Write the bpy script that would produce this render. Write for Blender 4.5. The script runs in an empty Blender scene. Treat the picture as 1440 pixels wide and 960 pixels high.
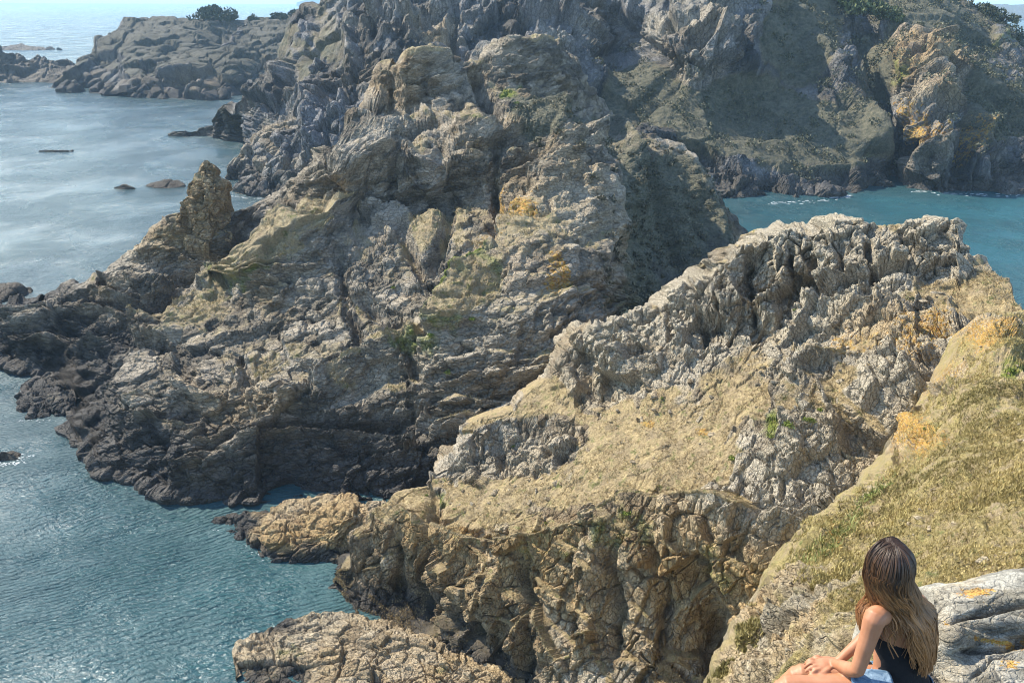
import bpy, bmesh, math, random
import numpy as np
from mathutils import Vector, Matrix
from concurrent.futures import ThreadPoolExecutor

random.seed(7)
sc = bpy.context.scene
C = sc.collection
R = math.radians

# ------------------------------------------------------------------ camera
H = 45.0                      # eye height over the sea
F = 1150.0                    # focal length in pixels of a 1440 x 960 frame
PITCH = math.atan(475.6 / F)
ROLL = 0.0042
fw = Vector((0, math.cos(PITCH), -math.sin(PITCH)))
up0 = Vector((0, math.sin(PITCH), math.cos(PITCH)))
rt0 = Vector((1, 0, 0))
rt = rt0 * math.cos(ROLL) + up0 * math.sin(ROLL)
up = up0 * math.cos(ROLL) - rt0 * math.sin(ROLL)
cd = bpy.data.cameras.new('camera'); cam = bpy.data.objects.new('camera', cd); C.objects.link(cam)
cd.sensor_width = 36; cd.lens = 36 * F / 1440
cd.clip_start = 0.1; cd.clip_end = 60000
M = Matrix(((rt.x, up.x, -fw.x, 0), (rt.y, up.y, -fw.y, 0), (rt.z, up.z, -fw.z, H), (0, 0, 0, 1)))
cam.matrix_world = M
sc.camera = cam

# ------------------------------------------------------------------ light
HAZE = 0.00013
SUN_AZ, SUN_EL = -56.0, 42.0      # degrees left of straight ahead, degrees up
w = bpy.data.worlds.new('World'); sc.world = w; w.use_nodes = True
nt = w.node_tree
sky = nt.nodes.new('ShaderNodeTexSky'); sky.sky_type = 'NISHITA'; sky.sun_disc = False
sky.sun_elevation = R(SUN_EL); sky.sun_rotation = R(SUN_AZ)
sky.air_density = 1.0; sky.dust_density = 0.2; sky.ozone_density = 1.0
nt.links.new(sky.outputs[0], nt.nodes['Background'].inputs[0])
nt.nodes['Background'].inputs[1].default_value = 0.15
sl = bpy.data.lights.new('sun', 'SUN'); sl.energy = 4.0; sl.angle = R(0.5); sl.color = (1, .91, .76)
so = bpy.data.objects.new('sun', sl); C.objects.link(so)
L = Vector((math.sin(R(SUN_AZ)) * math.cos(R(SUN_EL)), math.cos(R(SUN_AZ)) * math.cos(R(SUN_EL)), math.sin(R(SUN_EL))))
so.rotation_euler = (-L).to_track_quat('-Z', 'Y').to_euler()
so.location = (0, 0, 200)
sc.view_settings.view_transform = 'Standard'; sc.view_settings.look = 'None'
sc.view_settings.exposure = 1.32; sc.view_settings.gamma = 1
sc.cycles.use_denoising = True
sc.cycles.pixel_filter_type = 'BLACKMAN_HARRIS'; sc.cycles.filter_width = 1.1
sc.cycles.sample_clamp_indirect = 4
sc.cycles.max_bounces = 6
sc.cycles.volume_bounces = 1

# ------------------------------------------------------------------ projection helpers
fwn, rtn, upn = np.array(fw), np.array(rt), np.array(up)
def rays(u, v):
    u = np.asarray(u, float)[..., None]; v = np.asarray(v, float)[..., None]
    return fwn + rtn * (u - 720) / F + upn * (480 - v) / F
def at(u, v, Y):
    d = rays(u, v); return np.array([0, 0, H]) + d * (np.asarray(Y)[..., None] / d[..., 1:2])
def yw(u, v, z=0.0):
    d = rays(u, v); return (z - H) / d[..., 2] * d[..., 1]
def project(p):
    q = p - np.array([0, 0, H]); dz = q @ fwn
    return 720 + F * (q @ rtn) / dz, 480 - F * (q @ upn) / dz

# ------------------------------------------------------------------ numpy noise
def pmap(fn, p, *a):
    n = len(p); k = 16384
    out = [None] * ((n + k - 1) // k)
    def job(i): out[i] = fn(p[i * k:(i + 1) * k], *a)
    with ThreadPoolExecutor(4) as ex: list(ex.map(job, range(len(out))))
    if isinstance(out[0], tuple): return tuple(np.concatenate(t) for t in zip(*out))
    return np.concatenate(out)
def hsh(x, y, z, s):
    h = (x * np.uint32(0x8da6b343)) ^ (y * np.uint32(0xd8163841)) ^ (z * np.uint32(0xcb1ab31f)) ^ np.uint32((s * 0x9E3779B1) & 0xffffffff)
    h ^= h >> np.uint32(15); h *= np.uint32(0x2c1b3c6d); h ^= h >> np.uint32(12); h *= np.uint32(0x297a2d39); h ^= h >> np.uint32(15)
    return h
def _vn(p, s=0):
    i = np.floor(p); f = (p - i).astype(np.float32); f = f * f * f * (f * (f * 6 - 15) + 10)
    i = i.astype(np.int64).astype(np.uint32); o = np.zeros(len(p), np.float32)
    for a in (0, 1):
        wx = f[:, 0] if a else 1 - f[:, 0]
        for b in (0, 1):
            wy = f[:, 1] if b else 1 - f[:, 1]
            for c in (0, 1):
                wz = f[:, 2] if c else 1 - f[:, 2]
                h = hsh(i[:, 0] + np.uint32(a), i[:, 1] + np.uint32(b), i[:, 2] + np.uint32(c), s)
                o += wx * wy * wz * (h.astype(np.float32) * np.float32(2 / 4294967295.) - 1)
    return o
def _fbm(p, s, oct, gain):
    o = 0; a = 1.0; t = 0
    for k in range(oct):
        o = o + a * _vn(p * 2.03 ** k + 17.3 * k, s + k); t += a; a *= gain
    return o / t
def fbm(p, scale=1.0, s=0, oct=4, gain=.5): return pmap(_fbm, p / scale, s, oct, gain)
def _vor(p, s):
    b = np.floor(p - .5).astype(np.int64)
    n = len(p); F1 = np.full(n, 9e9, np.float32); F2 = F1.copy(); ID = np.zeros(n, np.uint32); D = np.zeros((n, 3), np.float32)
    for dx in (0, 1):
        for dy in (0, 1):
            for dz in (0, 1):
                c = b + np.array([dx, dy, dz]); cu = c.astype(np.uint32)
                h = hsh(cu[:, 0], cu[:, 1], cu[:, 2], s)
                r = np.stack([(h & np.uint32(1023)), (h >> np.uint32(10)) & np.uint32(1023), (h >> np.uint32(20)) & np.uint32(1023)], 1).astype(np.float32) / 1023.
                d = (p - c - .5 - (r - .5) * .86).astype(np.float32); q = (d * d).sum(1)
                m = q < F1
                F2 = np.where(m, F1, np.minimum(F2, q)); F1 = np.where(m, q, F1); ID = np.where(m, h, ID); D[m] = d[m]
    h = ID * np.uint32(2654435761); h ^= h >> np.uint32(13); h *= np.uint32(0x5bd1e995); h ^= h >> np.uint32(15)
    r = np.stack([(h & np.uint32(255)), (h >> np.uint32(8)) & np.uint32(255), (h >> np.uint32(16)) & np.uint32(255), (h >> np.uint32(24))], 1).astype(np.float32) / 255. - .5
    return np.sqrt(F1), np.sqrt(F2), D, r
def vor(p, s=0): return pmap(_vor, p, s)
def sstep(a, b, x):
    t = np.clip((x - a) / (b - a), 0, 1); return t * t * (3 - 2 * t)

# ------------------------------------------------------------------ mesh helpers
def tag(o, label=None, cat=None, group=None, kind=None):
    if label: o['label'] = label
    if cat: o['category'] = cat
    if group: o['group'] = group
    if kind: o['kind'] = kind
    return o
def link(name, me, mat=None, parent=None):
    o = bpy.data.objects.new(name, me); C.objects.link(o)
    if mat: me.materials.append(mat)
    if parent: o.parent = parent
    return o
def np_mesh(name, co, quads, smooth=False):
    me = bpy.data.meshes.new(name)
    me.vertices.add(len(co)); me.vertices.foreach_set('co', np.ascontiguousarray(co, np.float32).ravel())
    n, k = quads.shape
    me.loops.add(n * k); me.loops.foreach_set('vertex_index', np.ascontiguousarray(quads, np.int32).ravel())
    me.polygons.add(n); me.polygons.foreach_set('loop_start', np.arange(0, n * k, k, dtype=np.int32))
    me.polygons.foreach_set('use_smooth', np.full(n, smooth)); me.update(calc_edges=True)
    return me
def col_attr(me, name, rgba):
    a = me.color_attributes.new(name, 'FLOAT_COLOR', 'POINT'); a.data.foreach_set('color', np.ascontiguousarray(rgba, np.float32).ravel())
def grid_quads(nr, nc):
    i = np.arange(nr * nc).reshape(nr, nc)
    return np.stack([i[:-1, :-1].ravel(), i[:-1, 1:].ravel(), i[1:, 1:].ravel(), i[1:, :-1].ravel()], 1)
def grid_normals(P):
    du = np.gradient(P, axis=1); dv = np.gradient(P, axis=0)
    n = np.cross(du, dv); n /= np.maximum(np.linalg.norm(n, axis=2, keepdims=True), 1e-9)
    return n
def blur(A, k):
    for ax in (0, 1):
        pad = [(0, 0)] * A.ndim; pad[ax] = (k, k)
        B = np.cumsum(np.pad(A, pad, mode='edge'), axis=ax)
        s1 = [slice(None)] * A.ndim; s0 = [slice(None)] * A.ndim
        s1[ax] = slice(2 * k, None); s0[ax] = slice(0, -2 * k)
        A = (B[tuple(s1)] - B[tuple(s0)]) / (2 * k)
    return A

# ------------------------------------------------------------------ land masses: an outline, distances in it, a back that goes down to the sea
class Land: pass
def land(top, bot, ctrl, nu, nv, nback=40, back=30., back_drop=1.3, wet=True, csz=30., front_skirt=3.0, water_u=None, bdrop=None, edamp=.6):
    top = np.array(top, float); bot = np.array(bot, float)
    u0, u1 = top[0, 0], top[-1, 0]
    us = np.linspace(u0, u1, nu)
    vt = np.interp(us, top[:, 0], top[:, 1]); vb = np.interp(us, bot[:, 0], bot[:, 1])
    vb = np.maximum(vb, vt + .5)
    pts = [(a, b, c) for a, b, c in ctrl]
    wu = water_u or (-1e9, 1e9)
    if wet:
        for a in np.arange(u0, u1 + 1, max(12., (u1 - u0) / 26)):
            if wu[0] <= a <= wu[1]:
                b = np.interp(a, bot[:, 0], bot[:, 1]); pts.append((a, b, float(yw(a, b, 0))))
    pts = np.array(pts); X = pts[:, :2]; inv = 1 / pts[:, 2]
    K = lambda A, B: np.sqrt(((A[:, None, :] - B[None, :, :]) ** 2).sum(2) + csz * csz)
    n = len(X); A = np.zeros((n + 3, n + 3)); A[:n, :n] = K(X, X) - np.eye(n) * (-.0) ; Pm = np.c_[np.ones(n), X / 1000]
    A[:n, :n] -= np.eye(n) * 1.5
    A[:n, n:] = Pm; A[n:, :n] = Pm.T
    sol = np.linalg.lstsq(A, np.r_[inv, 0, 0, 0], rcond=1e-9)[0]
    tt = np.linspace(0, 1, nv)[:, None]
    def sm1(a, k):
        k = max(2, int(k)); e = np.pad(a, k, mode='edge'); e = np.convolve(e, np.hanning(2 * k + 1) / np.hanning(2 * k + 1).sum(), 'same'); return e[k:-k]
    kk = nu * 45 / max(u1 - u0, 1); vts = sm1(vt, min(kk, nu // 6)); vbs = sm1(vb, min(kk, nu // 6))
    hgt = (vbs - vts); lim = np.minimum(1, hgt.clip(1) / (np.abs(vt - vts) * 7 + 1e-6)); vts = vt + (vts - vt) * lim
    vbs = vb + (vbs - vb) * np.minimum(1, (vb - vts).clip(.5) / (np.abs(vb - vbs) * 7 + 1e-6))
    U = np.repeat(us[None, :], nv, 0); V = vbs[None, :] * (1 - tt) + vts[None, :] * tt + (vt - vts)[None, :] * tt ** 6 + (vb - vbs)[None, :] * (1 - tt) ** 6
    Q = np.stack([U.ravel(), V.ravel()], 1)
    def ev(q): return K(q, X) @ sol[:n] + np.c_[np.ones(len(q)), q / 1000] @ sol[n:]
    Y = 1 / np.maximum(pmap(ev, Q), 1e-4)
    P = at(Q[:, 0], Q[:, 1], Y).reshape(nv, nu, 3)
    P[..., 2] = np.maximum(P[..., 2], -.4)
    # front skirt and back slope
    f0 = P[0]; sk = []
    for k in (1., .5):
        s = f0.copy(); s[:, 2] = np.minimum(f0[:, 2], 0) * (1 - k) + (-3.) * k if False else f0[:, 2] - (f0[:, 2] + front_skirt) * k; s[:, 1] -= .6 * k; sk.append(s)
    cr = P[-1]; bk = []
    crs = cr.copy()
    hmax = np.maximum(cr[:, 2] + 3, .5)
    if bdrop: hmax = np.minimum(hmax, bdrop)
    for k in range(1, nback + 1):
        t = (k / nback) ** 1.6
        s = crs.copy(); s[:, 1] += np.minimum(back, hmax * back_drop) * t; s[:, 2] = cr[:, 2] - hmax * (t ** 1.35)
        bk.append(s)
    P = np.concatenate([np.array(sk), P, np.array(bk)], 0)
    g = Land(); g.P = P; g.nr, g.nc = P.shape[:2]; g.us = us; e = np.ones(g.nr); kk = np.arange(g.nr); px = (vb - vt).mean() / nv; e = 1 - edamp * np.exp(-(np.abs(kk - (len(sk) + nv)) * np.where(kk < len(sk) + nv, px, 6.) / 26.) ** 2); g.edge = np.repeat(e, g.nc); g.front = len(sk); g.nv = nv
    g.N = grid_normals(blur(P, 4)); 
    return g
def rotm(ax, deg):
    return np.array(Matrix.Rotation(R(deg), 3, ax))
def rock_disp(p, layers, seed=0):
    """blocks of tilted facets split by joints: layers = (size, (ax,ay,az), rotation, amp, tilt, crack, crackwidth)"""
    d = np.zeros(len(p)); tint = np.zeros(len(p)); w8 = 0
    for k, (size, an, rm, amp, tilt, crack, cw) in enumerate(layers):
        q = p @ rm / size / np.array(an)
        q = q + np.stack([fbm(p + 31 * j, size * 1.4, seed + 50 + k * 3 + j, 2) for j in range(3)], 1) * .13
        F1, F2, D, r = vor(q, seed + k)
        e = F2 - F1
        pl = r[:, 0] * amp + (D * r[:, 1:4]).sum(1) * tilt * amp * 2
        d += pl - crack * (1 - sstep(0, cw, e))
        tint += r[:, 3] / (k + 1); w8 += 1 / (k + 1)
    return d, tint / w8 * 2
def bed(ax, ay):
    v = np.array([math.sin(R(ax)), math.sin(R(ay)), 1.]); return v / np.linalg.norm(v)
def yz(u, v, z): return (u, v, float(yw(u, v, z)))
def blobs(uv, lst, p, seed, edge=.5):
    """soft patches on the surface: (u, v, ru, rv, angle, strength)"""
    m = np.zeros(len(uv[0]));
    nz = None
    for (a, b, ra, rb, ang, s) in lst:
        c, n_ = math.cos(R(ang)), math.sin(R(ang))
        dx, dy = uv[0] - a, uv[1] - b
        q = np.sqrt(((dx * c + dy * n_) / ra) ** 2 + ((-dx * n_ + dy * c) / rb) ** 2)
        m = np.maximum(m, s * (1 - sstep(1 - edge, 1 + edge, q)))
    return m
def strokes(uv, lst, seed=0):
    """('lip', pts, h, L): rock stands out h metres on the right-hand side of the line and fades over L;
    ('rib', pts, h, w): a rib (h > 0) or a gully (h < 0) along the line"""
    u, v = uv; D = np.zeros(len(u))
    for kind, pts, h, L in lst:
        pts = np.array(pts, float); mg = L * 3.2 + 6
        sel = np.nonzero((u > pts[:, 0].min() - mg) & (u < pts[:, 0].max() + mg) & (v > pts[:, 1].min() - mg) & (v < pts[:, 1].max() + mg))[0]
        if not len(sel): continue
        x, y = u[sel], v[sel]; best = np.full(len(sel), 1e9); sg = np.zeros(len(sel))
        for a, b in zip(pts[:-1], pts[1:]):
            d = b - a; l2 = d @ d
            t = np.clip(((x - a[0]) * d[0] + (y - a[1]) * d[1]) / l2, 0, 1)
            q = np.hypot(x - a[0] - t * d[0], y - a[1] - t * d[1]); c = (d[0] * (y - a[1]) - d[1] * (x - a[0]))
            m = q < best; best = np.where(m, q, best); sg = np.where(m, np.sign(c), sg)
        e = np.minimum(np.hypot(x - pts[0, 0], y - pts[0, 1]), np.hypot(x - pts[-1, 0], y - pts[-1, 1]))
        fade = sstep(0, 22, e)
        if kind == 'lip': f = np.where(sg > 0, np.exp(-best / L) * (1 - sstep(2.4 * L, 3.2 * L, best)), 1 - sstep(0, 4, best)) * h * fade
        else: f = h * np.exp(-(best / L) ** 2) * (.3 + .7 * fade)
        D[sel] += f
    return D
def sm(x): return np.clip(x, 0, 1)

# ------------------------------------------------------------------ materials
def mat(name):
    m = bpy.data.materials.new(name); m.use_nodes = True
    b = m.node_tree.nodes['Principled BSDF']; b.inputs['Roughness'].default_value = .9
    b.inputs['Specular IOR Level'].default_value = .25
    return m, m.node_tree, b
class G:
    def __init__(s, nt): s.nt = nt; s.tc = nt.nodes.new('ShaderNodeNewGeometry')
    def n(s, t, **k):
        x = s.nt.nodes.new(t)
        for a, b in k.items(): setattr(x, a, b)
        return x
    def l(s, a, b): s.nt.links.new(a, b)
    def noise(s, scale, detail=5, rough=.6, dist=0, vec=None):
        x = s.n('ShaderNodeTexNoise'); x.inputs['Scale'].default_value = scale; x.inputs['Detail'].default_value = detail
        x.inputs['Roughness'].default_value = rough; x.inputs['Distortion'].default_value = dist
        s.l(vec or s.tc.outputs['Position'], x.inputs['Vector']); return x.outputs[0]
    def ramp(s, f, stops):
        x = s.n('ShaderNodeValToRGB'); e = x.color_ramp.elements
        while len(e) < len(stops): e.new(.5)
        for q, (p, c) in zip(e, stops): q.position = p; q.color = (*c, 1) if len(c) == 3 else c
        s.l(f, x.inputs[0]); return x.outputs[0]
    def mix(s, f, a, b, mode='MIX'):
        x = s.n('ShaderNodeMix', data_type='RGBA', blend_type=mode)
        for v, i in ((f, 0), (a, 6), (b, 7)):
            if isinstance(v, (int, float)): x.inputs[i].default_value = v
            elif isinstance(v, tuple): x.inputs[i].default_value = (*v, 1)
            else: s.l(v, x.inputs[i])
        return x.outputs[2]
    def math(s, op, a, b=None, c=None, clamp=False):
        x = s.n('ShaderNodeMath', operation=op, use_clamp=clamp)
        for v, i in ((a, 0), (b, 1), (c, 2)):
            if v is None: continue
            if isinstance(v, (int, float)): x.inputs[i].default_value = v
            else: s.l(v, x.inputs[i])
        return x.outputs[0]
    def maprange(s, v, a, b, c=0, d=1):
        x = s.n('ShaderNodeMapRange'); s.l(v, x.inputs[0])
        for i, q in enumerate((a, b, c, d)): x.inputs[i + 1].default_value = q
        return x.outputs[0]

def rock_material(name, dark, mid, light, grass_a, grass_b, fine=1.0, bump=1., strata=-12, orange=(.36, .15, .03)):
    m, nt, b = mat(name); g = G(nt)
    a1 = g.n('ShaderNodeAttribute', attribute_name='m1'); a2 = g.n('ShaderNodeAttribute', attribute_name='m2')
    s1 = g.n('ShaderNodeSeparateColor'); g.l(a1.outputs['Color'], s1.inputs[0])
    s2 = g.n('ShaderNodeSeparateColor'); g.l(a2.outputs['Color'], s2.inputs[0])
    big = g.noise(.12 * fine, 4); med = g.noise(.9 * fine, 6, .65); fin = g.noise(7 * fine, 5, .7)
    sm_ = g.n('ShaderNodeMapping'); sm_.inputs['Rotation'].default_value = (R(8), R(strata), 0); sm_.inputs['Scale'].default_value = (.16, .16, 1.5) if strata < 50 else (1., 1., .2); g.l(g.tc.outputs['Position'], sm_.inputs[0])
    big = g.math('ADD', g.math('MULTIPLY', big, .4), g.math('MULTIPLY', g.noise(.9 * fine, 5, .6, .3, sm_.outputs[0]), .6))
    t = g.math('ADD', g.math('MULTIPLY', big, .5), g.math('MULTIPLY', med, .32)); t = g.math('ADD', t, g.math('MULTIPLY', fin, .25))
    t = g.math('ADD', t, g.math('MULTIPLY', g.math('SUBTRACT', a1.outputs['Alpha'], .5), .28))
    base = g.ramp(t, [(.36, dark), (.52, mid), (.70, light)])
    # pale rock
    pale = g.mix(g.maprange(fin, .35, .65), (.28, .24, .17), (.53, .465, .345))
    base = g.mix(s1.outputs[2], base, pale)
    # rusty brown rock
    rust = g.mix(g.maprange(med, .35, .65), (.25, .155, .06), (.54, .375, .165))
    base = g.mix(s2.outputs[2], base, rust)
    # green film of algae and small plants
    gf = g.maprange(g.math('ADD', s2.outputs[0], g.math('MULTIPLY', g.math('SUBTRACT', med, .5), .9)), .35, .6)
    base = g.mix(gf, base, g.mix(g.maprange(fin, .3, .7), (.06, .09, .015), (.24, .26, .04)))
    # dry turf
    gn = g.noise(3.2 * fine, 6, .75)
    gr = g.mix(g.maprange(gn, .34, .66), grass_a, grass_b)
    gr = g.mix(g.maprange(g.noise(.7 * fine, 5, .7), .42, .62), gr, g.mix(g.maprange(fin, .3, .7), (.17, .125, .065), (.42, .33, .20)))
    gr = g.mix(g.maprange(g.noise(1.6 * fine, 5, .7, .5), .55, .66), gr, g.mix(g.maprange(gn, .3, .7), (.09, .10, .03), (.20, .20, .07)))
    gm = g.maprange(g.math('ADD', s1.outputs[0], g.math('MULTIPLY', g.math('SUBTRACT', med, .5), .8)), .38, .58)
    base = g.mix(gm, base, gr)
    # dark heath
    sf = g.maprange(g.math('ADD', a2.outputs['Alpha'], g.math('MULTIPLY', g.math('SUBTRACT', med, .5), .8)), .4, .6)
    base = g.mix(sf, base, g.mix(g.maprange(gn, .34, .66), (.058, .064, .042), (.185, .168, .112)))
    # orange lichen
    om = g.maprange(g.math('ADD', s1.outputs[1], g.math('MULTIPLY', g.math('SUBTRACT', g.noise(3.6 * fine, 6, .8), .5), 3.2)), .54, .66)
    base = g.mix(om, base, g.mix(g.maprange(fin, .35, .65), orange, (.44, .33, .09)))
    # dark tidal zone
    base = g.mix(s2.outputs[1], base, g.mix(g.maprange(med, .3, .7), (.033, .031, .028), (.10, .09, .078)))
    hv = g.mix(1.0, base, g.ramp(g.noise(22 * fine, 3, .6), [(.3, (.5, .5, .5)), (.7, (1.42, 1.42, 1.42))]), 'MULTIPLY')
    g.l(hv, b.inputs['Base Color'])
    b.inputs['Roughness'].default_value = .85
    h = g.math('ADD', g.math('MULTIPLY', med, .45), g.math('MULTIPLY', fin, .22)); h = g.math('ADD', h, g.math('MULTIPLY', g.noise(30 * fine, 3, .7), .05))
    sm2 = g.n('ShaderNodeMapping'); sm2.inputs['Rotation'].default_value = (R(8), R(strata if strata < 50 else 12), 0); sm2.inputs['Scale'].default_value = (.7, .7, 1.6) if strata < 50 else (1.4, 1.4, .7); g.l(g.tc.outputs['Position'], sm2.inputs[0])
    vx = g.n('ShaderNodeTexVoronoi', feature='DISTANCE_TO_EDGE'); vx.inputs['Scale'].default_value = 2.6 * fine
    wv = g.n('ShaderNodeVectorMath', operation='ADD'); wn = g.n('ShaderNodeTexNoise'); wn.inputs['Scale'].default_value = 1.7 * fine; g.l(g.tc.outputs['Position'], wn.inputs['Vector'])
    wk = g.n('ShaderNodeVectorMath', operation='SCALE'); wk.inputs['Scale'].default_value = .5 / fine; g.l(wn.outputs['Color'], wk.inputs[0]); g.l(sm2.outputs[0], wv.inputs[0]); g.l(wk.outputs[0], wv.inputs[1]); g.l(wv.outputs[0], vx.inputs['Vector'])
    h = g.math('ADD', h, g.math('MULTIPLY', g.math('MINIMUM', vx.outputs['Distance'], .09), g.math('MULTIPLY', g.math('SUBTRACT', 1, gm), 4.5)))
    vy = g.n('ShaderNodeTexVoronoi', feature='DISTANCE_TO_EDGE'); vy.inputs['Scale'].default_value = 7.5 * fine; g.l(wv.outputs[0], vy.inputs['Vector'])
    h = g.math('ADD', h, g.math('MULTIPLY', g.math('MINIMUM', vy.outputs['Distance'], .12), .7))
    h = g.math('ADD', h, g.math('MULTIPLY', g.math('MULTIPLY', gn, gm), .9))
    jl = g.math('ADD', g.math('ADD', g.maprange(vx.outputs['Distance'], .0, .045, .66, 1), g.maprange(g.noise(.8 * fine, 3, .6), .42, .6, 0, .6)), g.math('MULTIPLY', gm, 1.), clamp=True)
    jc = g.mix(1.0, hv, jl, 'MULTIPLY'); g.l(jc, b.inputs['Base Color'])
    bp = g.n('ShaderNodeBump'); bp.inputs['Strength'].default_value = bump; bp.inputs['Distance'].default_value = .26 / fine
    g.l(h, bp.inputs['Height']); g.l(bp.outputs[0], b.inputs['Normal'])
    return m
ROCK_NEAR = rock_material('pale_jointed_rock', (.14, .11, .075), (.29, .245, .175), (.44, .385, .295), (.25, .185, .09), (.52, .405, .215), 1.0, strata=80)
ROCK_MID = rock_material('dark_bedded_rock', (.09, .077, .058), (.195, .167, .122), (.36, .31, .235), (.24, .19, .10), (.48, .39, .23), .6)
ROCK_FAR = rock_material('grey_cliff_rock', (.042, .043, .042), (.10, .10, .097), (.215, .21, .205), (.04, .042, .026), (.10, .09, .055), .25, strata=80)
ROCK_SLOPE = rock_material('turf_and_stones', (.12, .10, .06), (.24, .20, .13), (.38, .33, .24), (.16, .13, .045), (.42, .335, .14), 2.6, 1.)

def terrace(p, step, bed, seed, sharp=.8):
    """beds of rock that stand out as steps: rises slowly to the edge of a bed, then falls back sharply"""
    h = p @ bed + fbm(p, step * 5, seed, 3) * step * 1.1 + fbm(p, step * 1.3, seed + 5, 2) * step * .18
    h = h / step; k = np.floor(h); f = h - k
    r = hsh(k.astype(np.int64).astype(np.uint32), np.uint32(3) + 0 * k.astype(np.int64).astype(np.uint32), np.uint32(5) + 0 * k.astype(np.int64).astype(np.uint32), seed).astype(np.float64) / 4294967295.
    sh = sharp + (r - .5) * .2
    return np.where(f < sh, f / sh, (1 - f) / (1 - sh)) * step * (.45 + .9 * r)
def finish(g, name, material, layers, seed, masks, amp=1.0, grass_damp=.85, smooth=False, turf=(.9, .12), lumps=(9., 1.2), beds=(), nmac=1, macro_amp=None, nblur=3, msmooth=1, jit=22., strk=(), hold=None):
    P = g.P.reshape(-1, 3); N = g.N.reshape(-1, 3)
    if (N[:, 2].mean()) < 0: N = -N
    uv = project(P)
    jt = fbm(P, lumps[0] * .5, seed + 77, 4, .6), fbm(P, lumps[0] * .5, seed + 78, 4, .6)
    uv0 = uv; uv = (uv[0] + jt[0] * jit, uv[1] + jt[1] * jit)
    ma = 1.0 if macro_amp is None else macro_amp(uv, P)
    steep = sstep(.97, .75, N[:, 2])
    d0 = fbm(P, lumps[0], seed + 90, 4) * lumps[1]
    dm, tint = rock_disp(P, layers[:nmac], seed) if nmac else (0, 0)
    dt = sum(terrace(P, st, bd, seed + 60 + i) * am * steep for i, (st, bd, am) in enumerate(beds))
    hd = g.edge * (1 if hold is None else 1 - blobs(uv0, hold, P, 0, .25))
    Pm = P + N * (((dm + dt) * ma + d0) * hd + strokes((uv0[0] + jt[0] * 9, uv0[1] + jt[1] * 9), strk))[:, None]
    g3_ = blur(Pm.reshape(g.nr, g.nc, 3), msmooth); Pm = g3_.reshape(-1, 3)
    N2 = grid_normals(blur(g3_, nblur)).reshape(-1, 3)
    if N2[:, 2].mean() < 0: N2 = -N2
    N3 = N + N2 * .3; N3 /= np.linalg.norm(N3, axis=1, keepdims=True)
    m = masks(uv, Pm, N2)
    d, tint2 = rock_disp(Pm, layers[nmac:], seed + 7)
    tf = fbm(Pm, turf[0], seed + 70, 4, .6) * turf[1]
    gr = np.broadcast_to(m['grass'], (len(P),))
    k = amp * m.get('amp', 1.0) * (1 - grass_damp * gr)
    D = d * k + tf * gr
    D = D * np.where(P[:, 2] < -.5, .3, 1) * (1 if hold is None else .4 + .6 * hd)
    Q = (Pm + N3 * D[:, None]).reshape(g.nr, g.nc, 3)
    for ax in (0, 1):
        a = np.roll(Q, 1, ax); b_ = np.roll(Q, -1, ax); W = Q * .76 + (a + b_) * .12
        if ax: W[:, 0] = Q[:, 0]; W[:, -1] = Q[:, -1]
        else: W[0] = Q[0]; W[-1] = Q[-1]
        Q = W
    Q = Q.reshape(-1, 3)
    me = np_mesh(name, Q, grid_quads(g.nr, g.nc), smooth)
    a = lambda x: np.broadcast_to(np.clip(x, 0, 1), (len(P),))
    col_attr(me, 'm1', np.stack([a(gr), a(m['orange']), a(m['pale']), a(.5 + tint2 + .6 * tint)], 1))
    col_attr(me, 'm2', np.stack([a(m['green']), a(m['wet']), a(m['rust']), a(m.get('scrub', 0))], 1))
    o = link(name, me, material)
    g.Q = Q.reshape(g.nr, g.nc, 3); g.mask = gr.reshape(g.nr, g.nc); g.Nn = N2.reshape(g.nr, g.nc, 3)
    return o

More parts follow.
